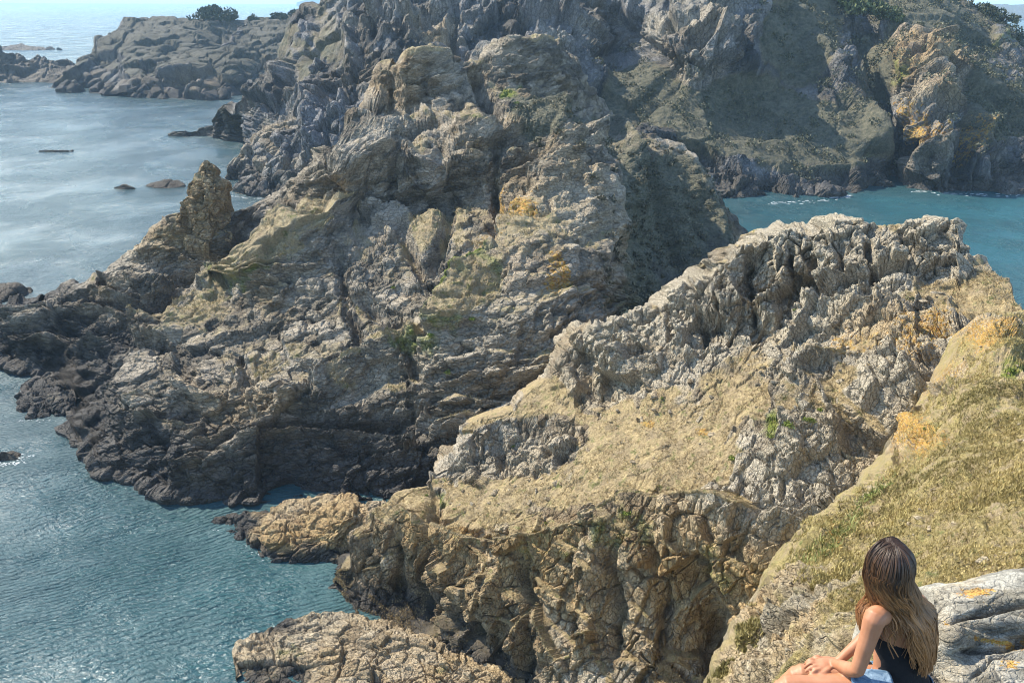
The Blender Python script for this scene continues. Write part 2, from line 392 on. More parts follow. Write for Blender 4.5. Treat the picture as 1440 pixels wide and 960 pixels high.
# ------------------------------------------------------------------ the near ridge
top = [(474,806),(483,803),(487,800),(505,797),(507,757),(513,727),(533,707),(557,690),(590,682),(600,680),(604,663),(623,652),(640,625),(650,603),(662,593),(680,587),(723,577),(733,557),(763,532),(777,517),(793,493),(808,470),(830,460),(867,452),(890,448),(897,435),(927,430),(937,423),(947,413),(960,408),(970,398),(997,390),(1002,365),(1025,363),(1037,340),(1063,340),(1075,322),(1100,318),(1165,312),(1168,302),(1220,300),(1227,312),(1293,317),(1320,310),(1333,307),(1347,315),(1349,347),(1360,352),(1373,367),(1390,383),(1410,393),(1422,400),(1427,423),(1440,437),(1485,445)]
bot = [(474,812),(487,840),(500,870),(560,895),(620,930),(700,960),(760,1000),(1050,1000),(1150,900),(1300,800),(1485,700)]
ctrl = [(507,757,56),(513,727,57),(590,682,59),(623,652,60),(662,593,62),(733,557,63),(777,517,63.5),(830,460,64),(897,435,63),(960,408,62),(1037,340,61),(1100,318,60.5),(1220,300,60),(1333,307,57),(1373,367,53),(1425,420,48.5),(1480,445,45),
 (660,650,57.5),(700,630,58.5),(640,690,56),(800,590,56.5),(860,540,58.5),(900,500,58.5),(1000,470,57),(1060,500,54.5),(1150,430,55.5),(1150,480,52),(1100,380,59),(1200,340,58),(1200,450,51.5),(1300,360,55),(1300,400,53),(1350,440,48),
 (760,590,59),(700,700,52.5),(600,720,54.5),(800,650,52),(900,620,50),(1000,600,48),(1000,540,51.5),(1100,560,47.5),(1200,520,46),(1250,470,48),(1300,500,43.5),(1360,470,43),
 (530,760,54.5),(560,800,53),(620,780,51),(700,760,49.3),(780,750,47),(850,735,45.2),(920,700,45),(1000,700,42.3),(1050,690,41),(1150,600,43),(1200,600,41.5),(1100,660,41.3),(1200,680,37.3),(1250,620,38),(1300,560,39),
 (530,860,51.8),(610,850,51.3),(640,850,48.6),(600,800,53.0),(600,870,50.5),(700,900,45.6),(720,800,47.6),(800,930,42),(850,850,43),(950,850,40.5),(950,960,38.5),(1010,930,40.5),(1040,850,38.5),(1080,800,37.5),(1040,980,36.5),(1100,730,38.2),(1150,800,34),(1250,700,34.5),(1300,800,29),(1400,600,35),(1480,600,33),(800,1000,40)]
g1 = land(top, bot, ctrl, 820, 540, nback=28, back=60, csz=22, water_u=(474, 760))
CRAG = [(1150,390,130,95,-10,1),(1010,440,90,75,-25,1),(860,500,90,60,-30,1),(710,630,100,38,-12,1),(1310,350,60,50,30,.9),(1190,700,110,120,30,.7),(1300,520,90,90,40,.75),(1120,510,80,50,0,.55),(1230,460,70,28,0,.5)]
def crag_at(uv):
    low = sstep(700, 790, uv[1] + (uv[0] - 800) * -.02)
    return np.maximum(blobs(uv, CRAG, None, 0, .3), low * .6)
def masks1(uv, p, N):
    u, v = uv
    slope = sstep(.55, .82, N[:, 2])
    crag = blobs(uv, CRAG, p, 0, .3)
    lawn = blobs(uv, [(770,580,45,45,-40,1),(850,650,230,62,-14,1),(700,700,130,38,-10,.9),(1000,560,130,60,-20,.8),(1290,395,90,26,10,.75),(1180,560,90,40,-5,.6),(950,690,150,30,-5,.7)], p, 0, .3)
    cliff = sstep(.62, .35, N[:, 2])
    gr = sm(np.maximum(lawn * (.55 + .45 * slope), slope * .75) * (1 - .85 * crag) * (1 - .6 * cliff))
    gr = sm(gr + fbm(p, 4., 5, 4) * .45 * sstep(.1, .5, gr))
    wet = sstep(4.2, 1.2, p[:, 2] + fbm(p, 5., 8, 3) * 2.4)
    low = sstep(14., 3., p[:, 2] + fbm(p, 7., 9, 3) * 6)
    return dict(grass=gr, pale=sm(crag * .8 + fbm(p, 6, 11, 3) * .5 - low * .6),
        orange=sm((.1 + fbm(p, 7., 12, 3) * .28 + blobs(uv, [(985,605,16,8,0,.9),(905,598,10,6,0,.8),(1205,495,45,25,-10,.55),(1290,470,50,30,-30,.6),(1400,455,30,20,0,.6),(640,745,16,14,0,.5)], p, 0)) * .74),
        green=sm(blobs(uv, [(1110,605,50,20,-10,.5),(1030,645,16,24,0,.7),(740,760,170,42,8,.34),(880,750,70,40,0,.4),(640,690,60,16,0,.5),(740,700,90,30,-10,.3),(1010,800,40,60,0,.4)], p, 0, .6)),
        wet=wet * .95, rust=sm(blobs(uv, [(780,830,300,120,5,.7),(1000,820,130,110,0,.9),(640,760,110,50,20,.75),(1240,480,80,40,-20,.6),(1250,640,70,80,0,.5),(545,740,40,50,0,.6)], p, 0, .6) + fbm(p, 5., 14, 3) * .5 - .05),
        amp=.55 + .5 * crag + .25 * cliff)
tl = rotm('Y', 12) @ rotm('X', 10)
finish(g1, 'ridge', ROCK_NEAR, [(3.6, (.75,.75,1.6), tl, 2.2, .35, .0, .05), (1.7, (.7,.75,1.6), tl, .95, .28, .6, .045), (.8, (.8,.85,1.35), tl, .34, .3, .26, .06), (.36, (1,1,1.2), tl, .09, .4, .06, .1)], 1, masks1, lumps=(10., 1.2), turf=(.7, .22), beds=[(1.6, bed(14, -5), .3)], macro_amp=lambda uv, p: .03 + .97 * crag_at(uv), grass_damp=.96, jit=16., strk=[('rib', [(1378,458),(1332,520),(1292,580),(1244,648),(1192,708),(1125,772)], -4.5, 13), ('rib', [(1140,350),(1148,440)], -1.2, 5), ('rib', [(1215,330),(1232,400)], -1.1, 5), ('rib', [(1270,330),(1280,400)], -1., 5), ('rib', [(940,425),(946,480)], -1.1, 4), ('lip', [(1080,400),(1170,396),(1250,372),(1330,366)], .9, 16), ('lip', [(960,445),(1040,420),(1100,424)], .8, 16),
 ('lip', [(1140,442),(1210,447),(1290,440)], 1.45, 28), ('lip', [(1190,398),(1240,404),(1300,402)], 1.16, 22), ('lip', [(1080,585),(1180,525),(1240,515),(1310,528)], 2.17, 50),
 ('lip', [(1035,672),(1100,655),(1140,612),(1165,580)], 1.89, 40), ('lip', [(515,738),(570,724),(640,752),(700,765),(760,757),(830,737),(880,702),(930,706),(980,700),(1040,705),(1090,722)], 1.59, 60),
 ('rib', [(606,690),(604,760),(606,820),(612,880)], -2.32, 8), ('rib', [(640,850),(655,880),(690,900)], -1.74, 14), ('rib', [(738,790),(750,860),(740,960)], -1.59, 8), ('rib', [(700,800),(690,870)], 1.16, 14),
 ('rib', [(860,770),(872,850),(866,930)], -1.30, 9), ('rib', [(830,780),(835,900)], 0.87, 16), ('rib', [(930,750),(925,830),(935,920)], -1.16, 9), ('rib', [(560,755),(562,850)], -1.30, 7), ('rib', [(985,790),(1000,880),(1020,950)], -1.16, 18),
 ('rib', [(1112,345),(1118,440),(1132,475)], -1.59, 6), ('rib', [(1052,362),(1062,462)], -1.30, 5), ('rib', [(1178,350),(1200,430)], -1.01, 6), ('rib', [(1090,340),(1086,460)], 0.87, 10), ('rib', [(985,410),(990,480)], -1.16, 5), ('rib', [(1020,380),(1012,470)], -1.01, 5),
 ('rib', [(860,470),(840,560)], -0.87, 5), ('rib', [(820,480),(810,570)], -0.72, 5), ('rib', [(885,460),(880,530)], 0.72, 9), ('lip', [(1380,470),(1330,500),(1290,545),(1240,620),(1180,690),(1110,740)], -2.60, 16),
 ('rib', [(650,620),(655,660)], -0.87, 5), ('rib', [(700,600),(705,660)], -0.87, 5), ('rib', [(750,600),(745,650)], -0.72, 5)])
o1 = bpy.data.objects['ridge']; tag(o1, 'pale craggy ridge with a dry turf saddle and rust coloured cliff', kind='structure')

# ------------------------------------------------------------------ the slope of turf at the viewer's feet
top = [(1000,1004),(1010,985),(1017,957),(1027,933),(1043,890),(1057,860),(1080,827),(1090,800),(1127,743),(1173,720),(1213,687),(1243,663),(1260,650),(1264,628),(1277,593),(1307,560),(1330,520),(1360,487),(1367,467),(1387,443),(1440,440),(1540,430)]
bot = [(1000,1010),(1540,1010)]
ctrl = [(1000,1000,10),(1017,957,11),(1080,827,15.5),(1127,743,19.5),(1213,687,24),(1263,640,28),(1330,520,34),(1387,443,39),(1440,440,40),(1540,430,44),
 (1100,1000,8),(1200,1000,5.6),(1300,1000,4.3),(1200,850,9.6),(1120,880,11),(1060,960,9.6),(1180,760,15),(1300,700,16.5),(1440,500,30),(1440,600,19.5),(1360,560,26),(1440,700,12.2),(1440,800,7.6),(1300,800,10),(1540,800,6.4),(1540,600,17),(1540,1000,3.9),(1540,500,28)]
g2 = land(top, bot, ctrl, 440, 470, nback=24, back=14, back_drop=.35, wet=False, csz=30, front_skirt=-30, edamp=.1)
def masks2(uv, p, N):
    u, v = uv
    rock = blobs(uv, [(1110,880,85,95,-35,.85),(1060,930,60,60,0,.9),(1190,900,60,60,0,.5),(1240,730,50,30,-30,.5),(1275,625,26,26,-40,.9),(1225,690,34,16,-38,.7),(1335,535,40,22,-40,.9),(1395,460,50,20,0,.9),(1180,730,30,14,-38,.5),(1290,600,36,40,-30,.6),(1400,465,60,26,0,.6),(1170,790,60,40,-30,.5),(1420,530,40,22,0,.5),(1385,780,30,18,0,.4)], p, 0, .5)
    gr = sm(.95 - .75 * rock + fbm(p, 1.6, 3, 4) * .35)
    return dict(grass=gr, pale=sm(.25 + fbm(p, 3, 11, 3) * .5),
        orange=sm((.05 + fbm(p, 2.5, 12, 3) * .25 + blobs(uv, [(1290,615,30,36,-20,.95),(1400,475,62,28,10,.85),(1330,530,40,24,-30,.6),(1177,742,9,6,0,.9),(1140,905,12,9,0,.8),(1420,620,40,20,0,.3)], p, 0, .7)) * .74),
        green=sm(blobs(uv, [(1160,765,55,14,-38,.8),(1225,700,30,10,-38,.7),(1420,520,16,16,0,.8),(1330,800,30,12,0,.6),(1350,720,60,26,0,.45),(1320,600,30,20,0,.5),(1310,730,150,90,0,.3)], p, 0, .7) + fbm(p, 3.0, 33, 3) * .25),
        wet=0, rust=sm(.2 + fbm(p, 2.5, 14, 3) * .6), amp=.5 + .5 * rock)
tl2 = rotm('Y', -24) @ rotm('X', 18)
finish(g2, 'hillside', ROCK_SLOPE, [(1.4, (.9,1.4,.7), tl2, .5, .6, .1, .05), (.5, (.7,1.4,.6), tl2, .22, .7, .06, .08), (.2, (.7,1.5,.6), tl2, .11, .8, .03, .1)], 21, masks2, lumps=(3.2, .75), grass_damp=.45, turf=(.3, .16), jit=20., strk=[('lip', [(1090,815),(1130,800),(1180,800)], .22, 22), ('lip', [(1070,850),(1110,835),(1150,850)], .2, 20), ('lip', [(1050,885),(1100,872),(1160,880),(1200,870)], .2, 24), ('lip', [(1035,925),(1090,905),(1150,915)], .2, 22), ('rib', [(1105,800),(1085,870),(1060,950)], -.18, 6), ('rib', [(1160,790),(1140,860),(1120,940)], -.15, 6), ('lip', [(1265,640),(1290,600),(1320,590)], .5, 26), ('lip', [(1290,580),(1340,540),(1380,545)], .5, 24), ('lip', [(1370,470),(1410,462),(1450,470)], .5, 14), ('lip', [(1380,520),(1430,508),(1450,515)], .5, 14), ('lip', [(1350,790),(1400,765),(1440,750)], .1, 10)],
 macro_amp=lambda uv, p: .16 + .8 * blobs(uv, [(1100,880,90,100,-35,1),(1280,620,40,40,-40,1),(1345,530,50,30,-40,1),(1160,728,60,16,-38,.9),(1235,670,60,16,-40,1),(1380,480,120,60,0,.8)], p, 0))
tag(bpy.data.objects['hillside'], kind='structure')

# ------------------------------------------------------------------ the dark headland in the middle
top = [(-60,455),(0,445),(30,433),(60,428),(70,412),(85,410),(140,410),(143,408),(150,400),(160,380),(182,363),(202,352),(210,337),(227,320),(233,318),(245,302),(261,300),(320,300),(350,290),(373,283),(400,273),(430,248),(457,247),(473,230),(480,217),(490,197),(510,167),(523,157),(530,117),(543,100),(560,100),(568,80),(590,74),(627,78),(643,82),(662,95),(680,87),(693,60),(723,57),(757,58),(780,65),(800,72),(813,97),(827,123),(845,140),(850,160),(873,173),(913,188),(947,200),(960,208),(973,230),(1000,247),(1017,280),(1028,307),(1035,320),(1042,340),(1055,395),(1062,440)]
bot = [(-60,512),(0,510),(40,514),(75,530),(95,560),(103,592),(107,603),(113,623),(133,634),(143,648),(150,663),(200,677),(227,687),(240,693),(293,700),(400,708),(433,707),(480,712),(533,718),(600,716),(700,722),(1062,700)]
ctrl = [(0,445,110),(85,410,113),(150,400,112),(200,355,114),(240,305,116),(290,300,119),(318,298,118),(350,290,121),(400,273,125),(457,247,117),(290,330,114),(200,400,107),(120,440,104.5),(60,460,104),(110,500,98),(110,560,88),
 (150,560,86.5),(200,560,82.5),(240,500,92),(190,490,95),(240,465,96),(250,430,101),(370,365,103.5),(430,330,106),(330,400,107),(300,365,112),(250,395,110),(370,310,119),
 (300,520,84),(200,620,76),(300,620,74),(400,450,93),(400,550,80),(400,640,73),(420,400,99),(500,350,104),(500,320,112),(500,450,90),(500,550,80),(500,640,72),(560,480,85),(620,320,106),(560,305,112),(560,330,106),(620,300,112),(600,400,94),(600,500,83),(600,600,75.5),(660,450,85),(740,320,101),(740,400,89),(740,500,80),(740,570,76),(700,350,98),
 (500,215,119),(540,210,120.5),(680,215,117.5),(560,168,138),(680,168,134),(620,190,128),(500,190,131),(560,270,114),(700,290,109),(620,240,114.5),(480,260,116),(470,300,112),
 (590,78,147),(590,160,140.5),(530,125,145),(640,84,149),(662,100,151),(700,120,148),(740,62,156),(757,100,152),(740,160,140),(813,97,160),(800,150,150),(850,170,158),(960,210,158),(1000,260,152),(1035,325,147),(900,300,134),(900,400,120),(860,440,110),(850,300,117),(820,240,124),(780,200,127),(830,380,98),(830,310,108),(805,300,106),(870,350,119),(1000,400,128),(900,230,145),(820,480,86),(880,500,100),(1050,500,120)]
g3 = land(top, bot, ctrl, 800, 450, nback=30, back=70, csz=16, water_u=(-60, 560))
def masks3(uv, p, N):
    u, v = uv
    slope = sstep(.72, .93, N[:, 2])
    scrub = blobs(uv, [(930,330,85,130,-15,1),(900,400,60,80,0,1),(760,190,60,50,30,.8),(860,230,70,50,30,.7)], p, 0, .4)
    lawn = blobs(uv, [(610,185,100,20,0,1),(590,80,40,10,0,.7),(540,305,45,10,0,.9),(340,405,130,20,-33,.95),(430,325,60,22,-33,.95),(240,435,60,14,-20,.9),(610,345,60,26,-20,.75),(570,490,50,16,-12,.85),(500,540,45,30,-40,.65),(660,440,34,60,25,.7),(720,370,60,36,-35,.6),(290,250,8,8,0,.5),(240,330,40,10,-40,.5),(760,62,40,6,0,.6),(655,200,30,12,0,.9),(930,190,30,6,12,.8)], p, 0, .5)
    gr = sm(np.maximum(lawn * (.5 + .5 * sstep(.45, .75, N[:, 2])), slope * .42) + fbm(p, 6., 5, 4) * .35 * sstep(0, .4, lawn + slope))
    wet = sstep(7.5, 1.5, p[:, 2] + fbm(p, 6., 8, 3) * 4 + sstep(300, 150, u) * -2.5)
    gr = gr * (1 - wet) ; scrub = sm(scrub * 1.1 + fbm(p, 5., 15, 4) * .5 - .1)
    return dict(grass=gr, pale=sm(fbm(p, 9, 11, 3) * .8 - .1 + blobs(uv, [(680,500,150,90,0,.35),(780,340,60,70,20,.4),(300,560,120,22,-15,.5),(330,600,90,30,-12,.3)], p, 0)),
        orange=sm((.1 + fbm(p, 8., 12, 3) * .3 + blobs(uv, [(740,325,24,18,-30,.85),(752,415,13,25,0,.8),(708,300,8,18,0,.8),(700,350,30,20,-30,.5),(220,400,30,20,0,.3)], p, 0)) * .74),
        green=sm(blobs(uv, [(660,430,40,70,25,.6),(590,500,60,24,0,.5),(350,400,120,40,-33,.45),(780,600,80,40,0,.5),(800,520,60,60,0,.35),(725,145,16,20,0,.7),(850,450,40,60,0,.4)], p, 0, .6) - scrub * 0),
        wet=wet, rust=sm(fbm(p, 8., 14, 3) * .6 - .02 + blobs(uv, [(560,120,40,50,0,.35),(350,600,90,30,0,.3),(240,360,60,40,-40,.3)], p, 0)) , amp=1 - .5 * scrub, scrub=scrub * .85)
tl3 = rotm('Y', -14) @ rotm('X', 8)
finish(g3, 'headland', ROCK_MID, [(9., (1.3,1.1,.8), tl3, 2.3, .4, .0, .03), (4., (1.2,1.,.8), tl3, 1.2, .4, .2, .05), (1.9, (1.7,1.4,.5), tl3, .85, .4, .4, .06), (.85, (1.6,1.2,.6), tl3, .42, .5, .18, .08)], 41, masks3, lumps=(16., 2.2), turf=(1.6, .5), nmac=2, beds=[(3.6, bed(-12, 6), .4), (1.3, bed(-14, 8), .5), (.6, bed(-14, 8), .4)], hold=[(305,265,75,52,0,.9),(600,110,60,60,0,.4)], jit=26., macro_amp=lambda uv, p: .66 - .5 * blobs(uv, [(930,330,90,140,-15,1)], p, 0, .3) - .8 * blobs(uv, [(610,186,100,24,0,1),(640,90,150,30,0,.5),(740,90,90,50,0,.4)], p, 0, .3), strk=[
 ('lip', [(485,217),(505,206),(560,212),(600,205),(680,212),(695,206),(770,206),(788,222)], 5.80, 45), ('lip', [(562,84),(600,80),(645,88)], 3.19, 50), ('lip', [(555,142),(600,130),(658,126)], 1.74, 18), ('rib', [(575,95),(568,165)], 1.74, 5), ('rib', [(556,105),(548,165)], -1.74, 4), ('rib', [(540,120),(532,165)], 1.45, 5), ('rib', [(600,95),(604,160)], -1.45, 4),
 ('lip', [(700,246),(790,244),(806,256)], 1.45, 12), ('lip', [(705,262),(800,264),(825,275)], 1.74, 12), ('lip', [(708,280),(830,290)], 1.74, 16), ('lip', [(440,322),(500,314),(560,319),(595,312)], 3.77, 40),
 ('lip', [(185,482),(240,466),(252,446),(300,412),(370,366),(440,324)], 3.19, 70), ('lip', [(430,560),(500,522),(560,492),(612,480)], 2.90, 40), ('lip', [(615,490),(650,420),(700,382),(730,332),(742,296)], 3.19, 45),
 ('lip', [(235,682),(300,645),(400,622),(520,620),(600,632)], 2.90, 30), ('rib', [(290,650),(400,605),(560,600),(640,570)], -1.74, 8), ('lip', [(150,402),(240,406),(335,386)], 2.90, 24),
 ('lip', [(0,462),(60,456),(140,446),(230,452)], 2.17, 16), ('lip', [(30,490),(100,482),(180,500)], 2.03, 16), ('lip', [(80,430),(150,425),(220,430)], 1.74, 12), ('lip', [(180,580),(250,560),(330,575)], 1.74, 22), ('lip', [(160,620),(230,600),(300,610)], 1.74, 20),
 ('rib', [(345,310),(310,365),(250,410),(185,445)], -3.62, 9), ('rib', [(340,500),(352,560),(388,604)], -0.9, 8), ('rib', [(500,420),(560,470),(600,560)], -1.5, 9), ('rib', [(470,350),(490,430),(520,520)], -1.59, 6), ('rib', [(640,300),(620,380),(600,430)], -2.17, 9), ('rib', [(560,330),(600,400),(640,440)], -1.74, 7),
 ('lip', [(790,212),(830,292),(836,340),(850,400),(852,440)], 4.64, 45), ('rib', [(690,215),(700,300),(712,340)], -2.32, 7), ('lip', [(500,240),(560,236),(620,244),(680,240)], 1.74, 14), ('rib', [(560,220),(556,300)], -2.17, 6), ('rib', [(620,215),(640,290)], -1.74, 7), ('rib', [(510,225),(505,300)], 2.17, 10),
 ('rib', [(662,95),(690,170),(700,205)], -3.19, 9), ('lip', [(690,64),(757,62),(800,78)], 2.03, 24), ('rib', [(900,200),(930,290),(960,380)], -2.61, 10), ('rib', [(870,190),(890,300)], 2.17, 12), ('rib', [(960,215),(1000,300),(1010,380)], 2.32, 12), ('rib', [(850,170),(900,250)], 2.32, 7),
 ('lip', [(620,560),(700,540),(800,520)], 1.45, 30), ('lip', [(600,620),(680,590),(760,560)], 1.45, 24), ('rib', [(272,240),(268,285)], 1.74, 4), ('rib', [(290,250),(292,290)], -1.74, 3)])
tag(bpy.data.objects['headland'], 'dark rocky headland stepping up from the water to a flat-topped summit', kind='structure')

# ------------------------------------------------------------------ the big cliff across the water
top = [(302,170),(308,150),(320,138),(335,125),(350,115),(380,112),(388,80),(400,55),(415,25),(440,8),(470,-2),(500,-15),(560,-60),(700,-110),(1100,-110),(1250,-40),(1340,-2),(1380,12),(1400,30),(1425,45),(1440,60),(1520,100)]
bot = [(302,190),(312,197),(330,206),(345,212),(360,250),(380,276),(1000,279),(1090,279),(1180,276),(1240,262),(1290,266),(1420,271),(1440,262),(1520,262)]
ctrl = [(320,140,283),(350,117,290),(385,110,292),(395,70,298),(415,27,305),(470,0,300),(380,150,262),(350,160,270),(400,200,232),(430,100,262),(500,-12,290),(600,0,280),(700,-100,330),(900,-100,340),(1100,-105,345),(1250,-38,340),(1340,0,330),(1440,62,310),(1510,100,300),
 (520,60,258),(600,100,240),(560,200,215),(640,30,268),(800,150,243),(800,60,262),(880,60,282),(940,60,250),(1020,80,248),(960,120,245),(900,200,232),(1100,20,285),(1060,140,250),(1180,110,252),(1230,190,228),(1150,200,228),(1050,240,212),(1200,80,285),(1250,150,256),(1262,230,236),(1290,90,252),(1330,160,230),(1300,190,222),(1320,230,214),(1365,200,228),(1385,230,217),(1420,180,250),(1440,150,262),(1350,60,290),(1240,40,300),(440,180,228)]
g4 = land(top, bot, ctrl, 640, 220, nback=20, back=90, csz=16)
SCRUB4 = [(1060,170,190,62,14,1),(900,130,60,50,0,.9),(1120,60,60,70,40,.9),(1230,100,40,60,0,.8),(1420,130,70,90,30,.9),(480,60,40,60,-30,.6),(1300,20,110,40,20,.9),(410,70,30,50,-40,.6),(1030,10,120,26,0,.6),(1200,160,30,60,0,.6)]
def masks4(uv, p, N):
    u, v = uv
    scrub = blobs(uv, SCRUB4, p, 0, .35)
    crag = blobs(uv, [(970,50,60,60,35,1),(620,60,130,90,0,.9),(1310,150,50,40,0,.6),(1420,90,40,26,30,.6),(800,40,60,50,0,.5)], p, 0, .4)
    wet = sstep(5.5, 3.8, p[:, 2] + fbm(p, 12., 8, 3) * 2)
    gr = sm(scrub * .95 * (1 - crag) + fbm(p, 14., 5, 4) * .3)
    return dict(grass=gr * (1 - wet), pale=sm(crag * .3 + fbm(p, 12, 11, 3) * .7),
        orange=sm((fbm(p, 12., 12, 3) * .25 + blobs(uv, [(1300,190,28,26,0,.8),(1365,200,24,22,20,.8),(1290,90,30,16,0,.25)], p, 0)) * .74),
        green=sm(blobs(uv, [(1200,5,60,14,0,.5),(1270,110,30,20,0,.5),(1380,60,40,30,30,.4)], p, 0)), wet=wet * .75,
        rust=sm(blobs(uv, [(1290,80,70,45,20,.45),(1340,150,60,20,0,.4),(620,50,20,30,0,.5)], p, 0) + fbm(p, 14., 14, 3) * .3), amp=1 - .72 * scrub * (1 - crag), scrub=gr * .9 * (1 - blobs(uv, [(1290,85,40,30,20,1)], p, 0)))
tl4 = rotm('Y', 10) @ rotm('X', 10)
finish(g4, 'cliff', ROCK_FAR, [(22., (.8,.8,1.9), tl4, 9.0, .5, 2.0, .04), (8., (.7,.8,2.), tl4, 3.6, .6, 1.0, .06), (3., (.8,.9,1.6), tl4, 1.4, .7, .3, .1)], 61, masks4, lumps=(40., 5.), turf=(5., 1.2), grass_damp=.85, strk=[('rib', [(960,0),(1100,20),(1180,110),(1232,190),(1240,245)], 5, 9), ('rib', [(1200,60),(1250,170),(1258,240)], -7, 9), ('rib', [(1290,85),(1322,140),(1318,250)], 5, 16), ('rib', [(1345,130),(1352,250)], -6, 7), ('rib', [(1290,85),(1380,125),(1440,180)], 4, 8),
 ('rib', [(1372,170),(1378,250)], 5, 12), ('rib', [(505,30),(500,110),(480,190)], 5, 8), ('rib', [(540,0),(535,80)], -5, 6), ('rib', [(575,0),(580,70)], 4, 6), ('rib', [(640,0),(638,90)], -5, 5), ('rib', [(625,0),(628,60)], 4, 5), ('rib', [(440,20),(400,110),(350,200)], 4, 8), ('rib', [(430,110),(400,200),(380,270)], -4, 7),
 ('rib', [(740,0),(735,50)], -4, 6), ('rib', [(860,0),(900,60),(950,110)], -4, 10), ('rib', [(980,20),(1010,60),(1030,100)], 4, 10), ('lip', [(850,235),(1000,226),(1100,228),(1220,235)], 2.5, 14), ('rib', [(450,130),(445,240)], 4, 9), ('rib', [(420,200),(410,270)], 3, 6)],
 beds=[(9., bed(35, 10), .25)], macro_amp=lambda uv, p: 1 - .7 * blobs(uv, SCRUB4, p, 0, .35))
tag(bpy.data.objects['cliff'], kind='structure')
# its low western foot
top = [(316,250),(320,236),(332,222),(345,212),(352,205),(375,190),(400,175),(440,165),(480,160),(520,160)]
bot = [(316,254),(322,270),(345,274),(400,277),(440,275),(520,275)]
g5 = land(top, bot, [(345,212,228),(400,175,232),(440,165,232),(480,160,228),(380,230,214),(440,220,210),(520,170,225)], 200, 130, back=25, csz=12)
z = lambda uv, p, N: dict(grass=sm(fbm(p, 8, 3, 3) * .3), pale=sm(.3 + fbm(p, 7, 11, 3) * .5), orange=0, green=0, wet=sstep(4., 2.5, p[:, 2] + fbm(p, 9., 8, 3) * 2) * .8, rust=sm(fbm(p, 7, 4, 3) * .5 + .1))
finish(g5, 'cliff_foot', ROCK_FAR, [(9., (.8,.8,1.5), tl4, 4.2, .5, .8, .1), (3., (.8,.9,1.4), tl4, 1.4, .6, .3, .2)], 71, z, lumps=(12., 2.))
tag(bpy.data.objects['cliff_foot'], kind='structure')

# ------------------------------------------------------------------ far headlands
tl5 = rotm('Y', 5)
def far_masks(uv, p, N):
    up_ = sstep(.5, .8, N[:, 2] + fbm(p, 20, 6, 3) * .2)
    return dict(scrub=sm(up_ * sstep(5, 12, p[:, 2])) * .8, grass=sm(up_ * sstep(6, 14, p[:, 2])) * .4, pale=sm(.1 + fbm(p, 14, 11, 3) * .6), orange=0, green=0, wet=np.maximum(.42, sstep(6., 4., p[:, 2] + fbm(p, 16., 8, 3) * 3)), rust=sm(.1 + fbm(p, 20, 4, 3) * .5))
top = [(28,126),(60,122),(95,105),(110,88),(112,80),(135,68),(136,55),(150,50),(165,42),(175,28),(200,23),(280,23),(335,32),(350,28),(375,28),(395,25),(420,18),(470,5)]
bot = [(28,128),(60,129),(100,130),(158,134),(240,137),(300,130),(470,128)]
g6 = land(top, bot, [(60,123,475),(110,88,500),(150,50,540),(200,24,580),(280,24,590),(350,29,600),(420,20,600),(200,70,510),(280,70,520),(160,100,480),(330,60,560),(300,100,500),(400,80,540)], 300, 110, back=160, csz=12)
finish(g6, 'far_headland', ROCK_FAR, [(24., (1,1,.9), tl5, 8., .5, 2., .1), (9., (1,1,1.), tl5, 3.2, .6, .8, .15)], 81, far_masks, lumps=(50., 6.), turf=(8., 2.))
tag(bpy.data.objects['far_headland'], kind='structure')
top = [(155,130),(170,120),(200,106),(225,88),(250,75),(280,65),(310,60),(325,50),(335,35),(350,29),(400,28),(470,20)]
bot = [(155,134),(200,138),(230,141),(270,143),(300,141),(325,137),(345,132),(470,130)]
g7 = land(top, bot, [(200,106,455),(250,76,475),(310,61,490),(335,38,530),(370,29,550),(430,24,550),(260,110,440),(320,100,450),(380,80,480)], 280, 110, back=120, csz=12)
finish(g7, 'rounded_headland', ROCK_FAR, [(20., (1,1,1.2), tl5, 7., .5, 2., .1), (7., (1,1,1.3), tl5, 2.6, .6, .8, .15)], 91, far_masks, lumps=(40., 5.), turf=(8., 2.))
tag(bpy.data.objects['rounded_headland'], kind='structure')

# ------------------------------------------------------------------ rocks standing in the water (things of their own)
def rock_masks(uv, p, N, pale=.3, green=.2, wetz=1.4, rust=.2):
    return dict(grass=0, pale=sm(pale + fbm(p, 4, 11, 3) * .5), orange=sm(fbm(p, 3, 12, 3) * .2), green=sm(green + fbm(p, 4, 13, 3) * .5) , wet=sstep(wetz + .7, wetz - .4, p[:, 2] + fbm(p, 3., 8, 3) * 1.2), rust=sm(rust + fbm(p, 5, 14, 3) * .5), amp=1)
tls = rotm('Y', -18) @ rotm('X', 25)
def shore_rock(top, bot, ctrl, nu, nv, label, seed, back=9, layers=None, mk=None, material=None, name='shore_rock'):
    g = land(top, bot, ctrl, nu, nv, nback=24, back=back, csz=12, front_skirt=2.)
    o = finish(g, name, material or ROCK_NEAR, layers or [(2.2, (1.6,1.1,.5), tls, .7, .5, .3, .08), (.8, (1.8,1.2,.45), tls, .3, .6, .14, .15), (.3, (1.5,1,.6), tls, .1, .6, .04, .2)], seed, mk or rock_masks, lumps=(4., .35))
    tag(o, label, 'rock'); return o
shore_rock([(326,960),(332,915),(345,905),(370,903),(378,885),(400,872),(440,862),(480,868),(520,884),(580,900),(640,925),(700,950),(770,985)],
 [(326,966),(330,985),(400,1010),(770,1010)],
 [(345,905,48),(400,873,50.5),(470,868,50),(560,895,47.5),(640,925,45.5),(700,950,44),(330,985,44),(420,960,44.5),(500,960,44),(600,960,43.5),(440,900,48),(540,930,45.5),(500,1005,42),(700,1000,42),(380,1005,42.5)],
 420, 150, 'long ledge of pale layered rock at the bottom edge, left of the cliff foot', 101, back=10,
 mk=lambda uv, p, N: rock_masks(uv, p, N, .45, .05, .3, .4))
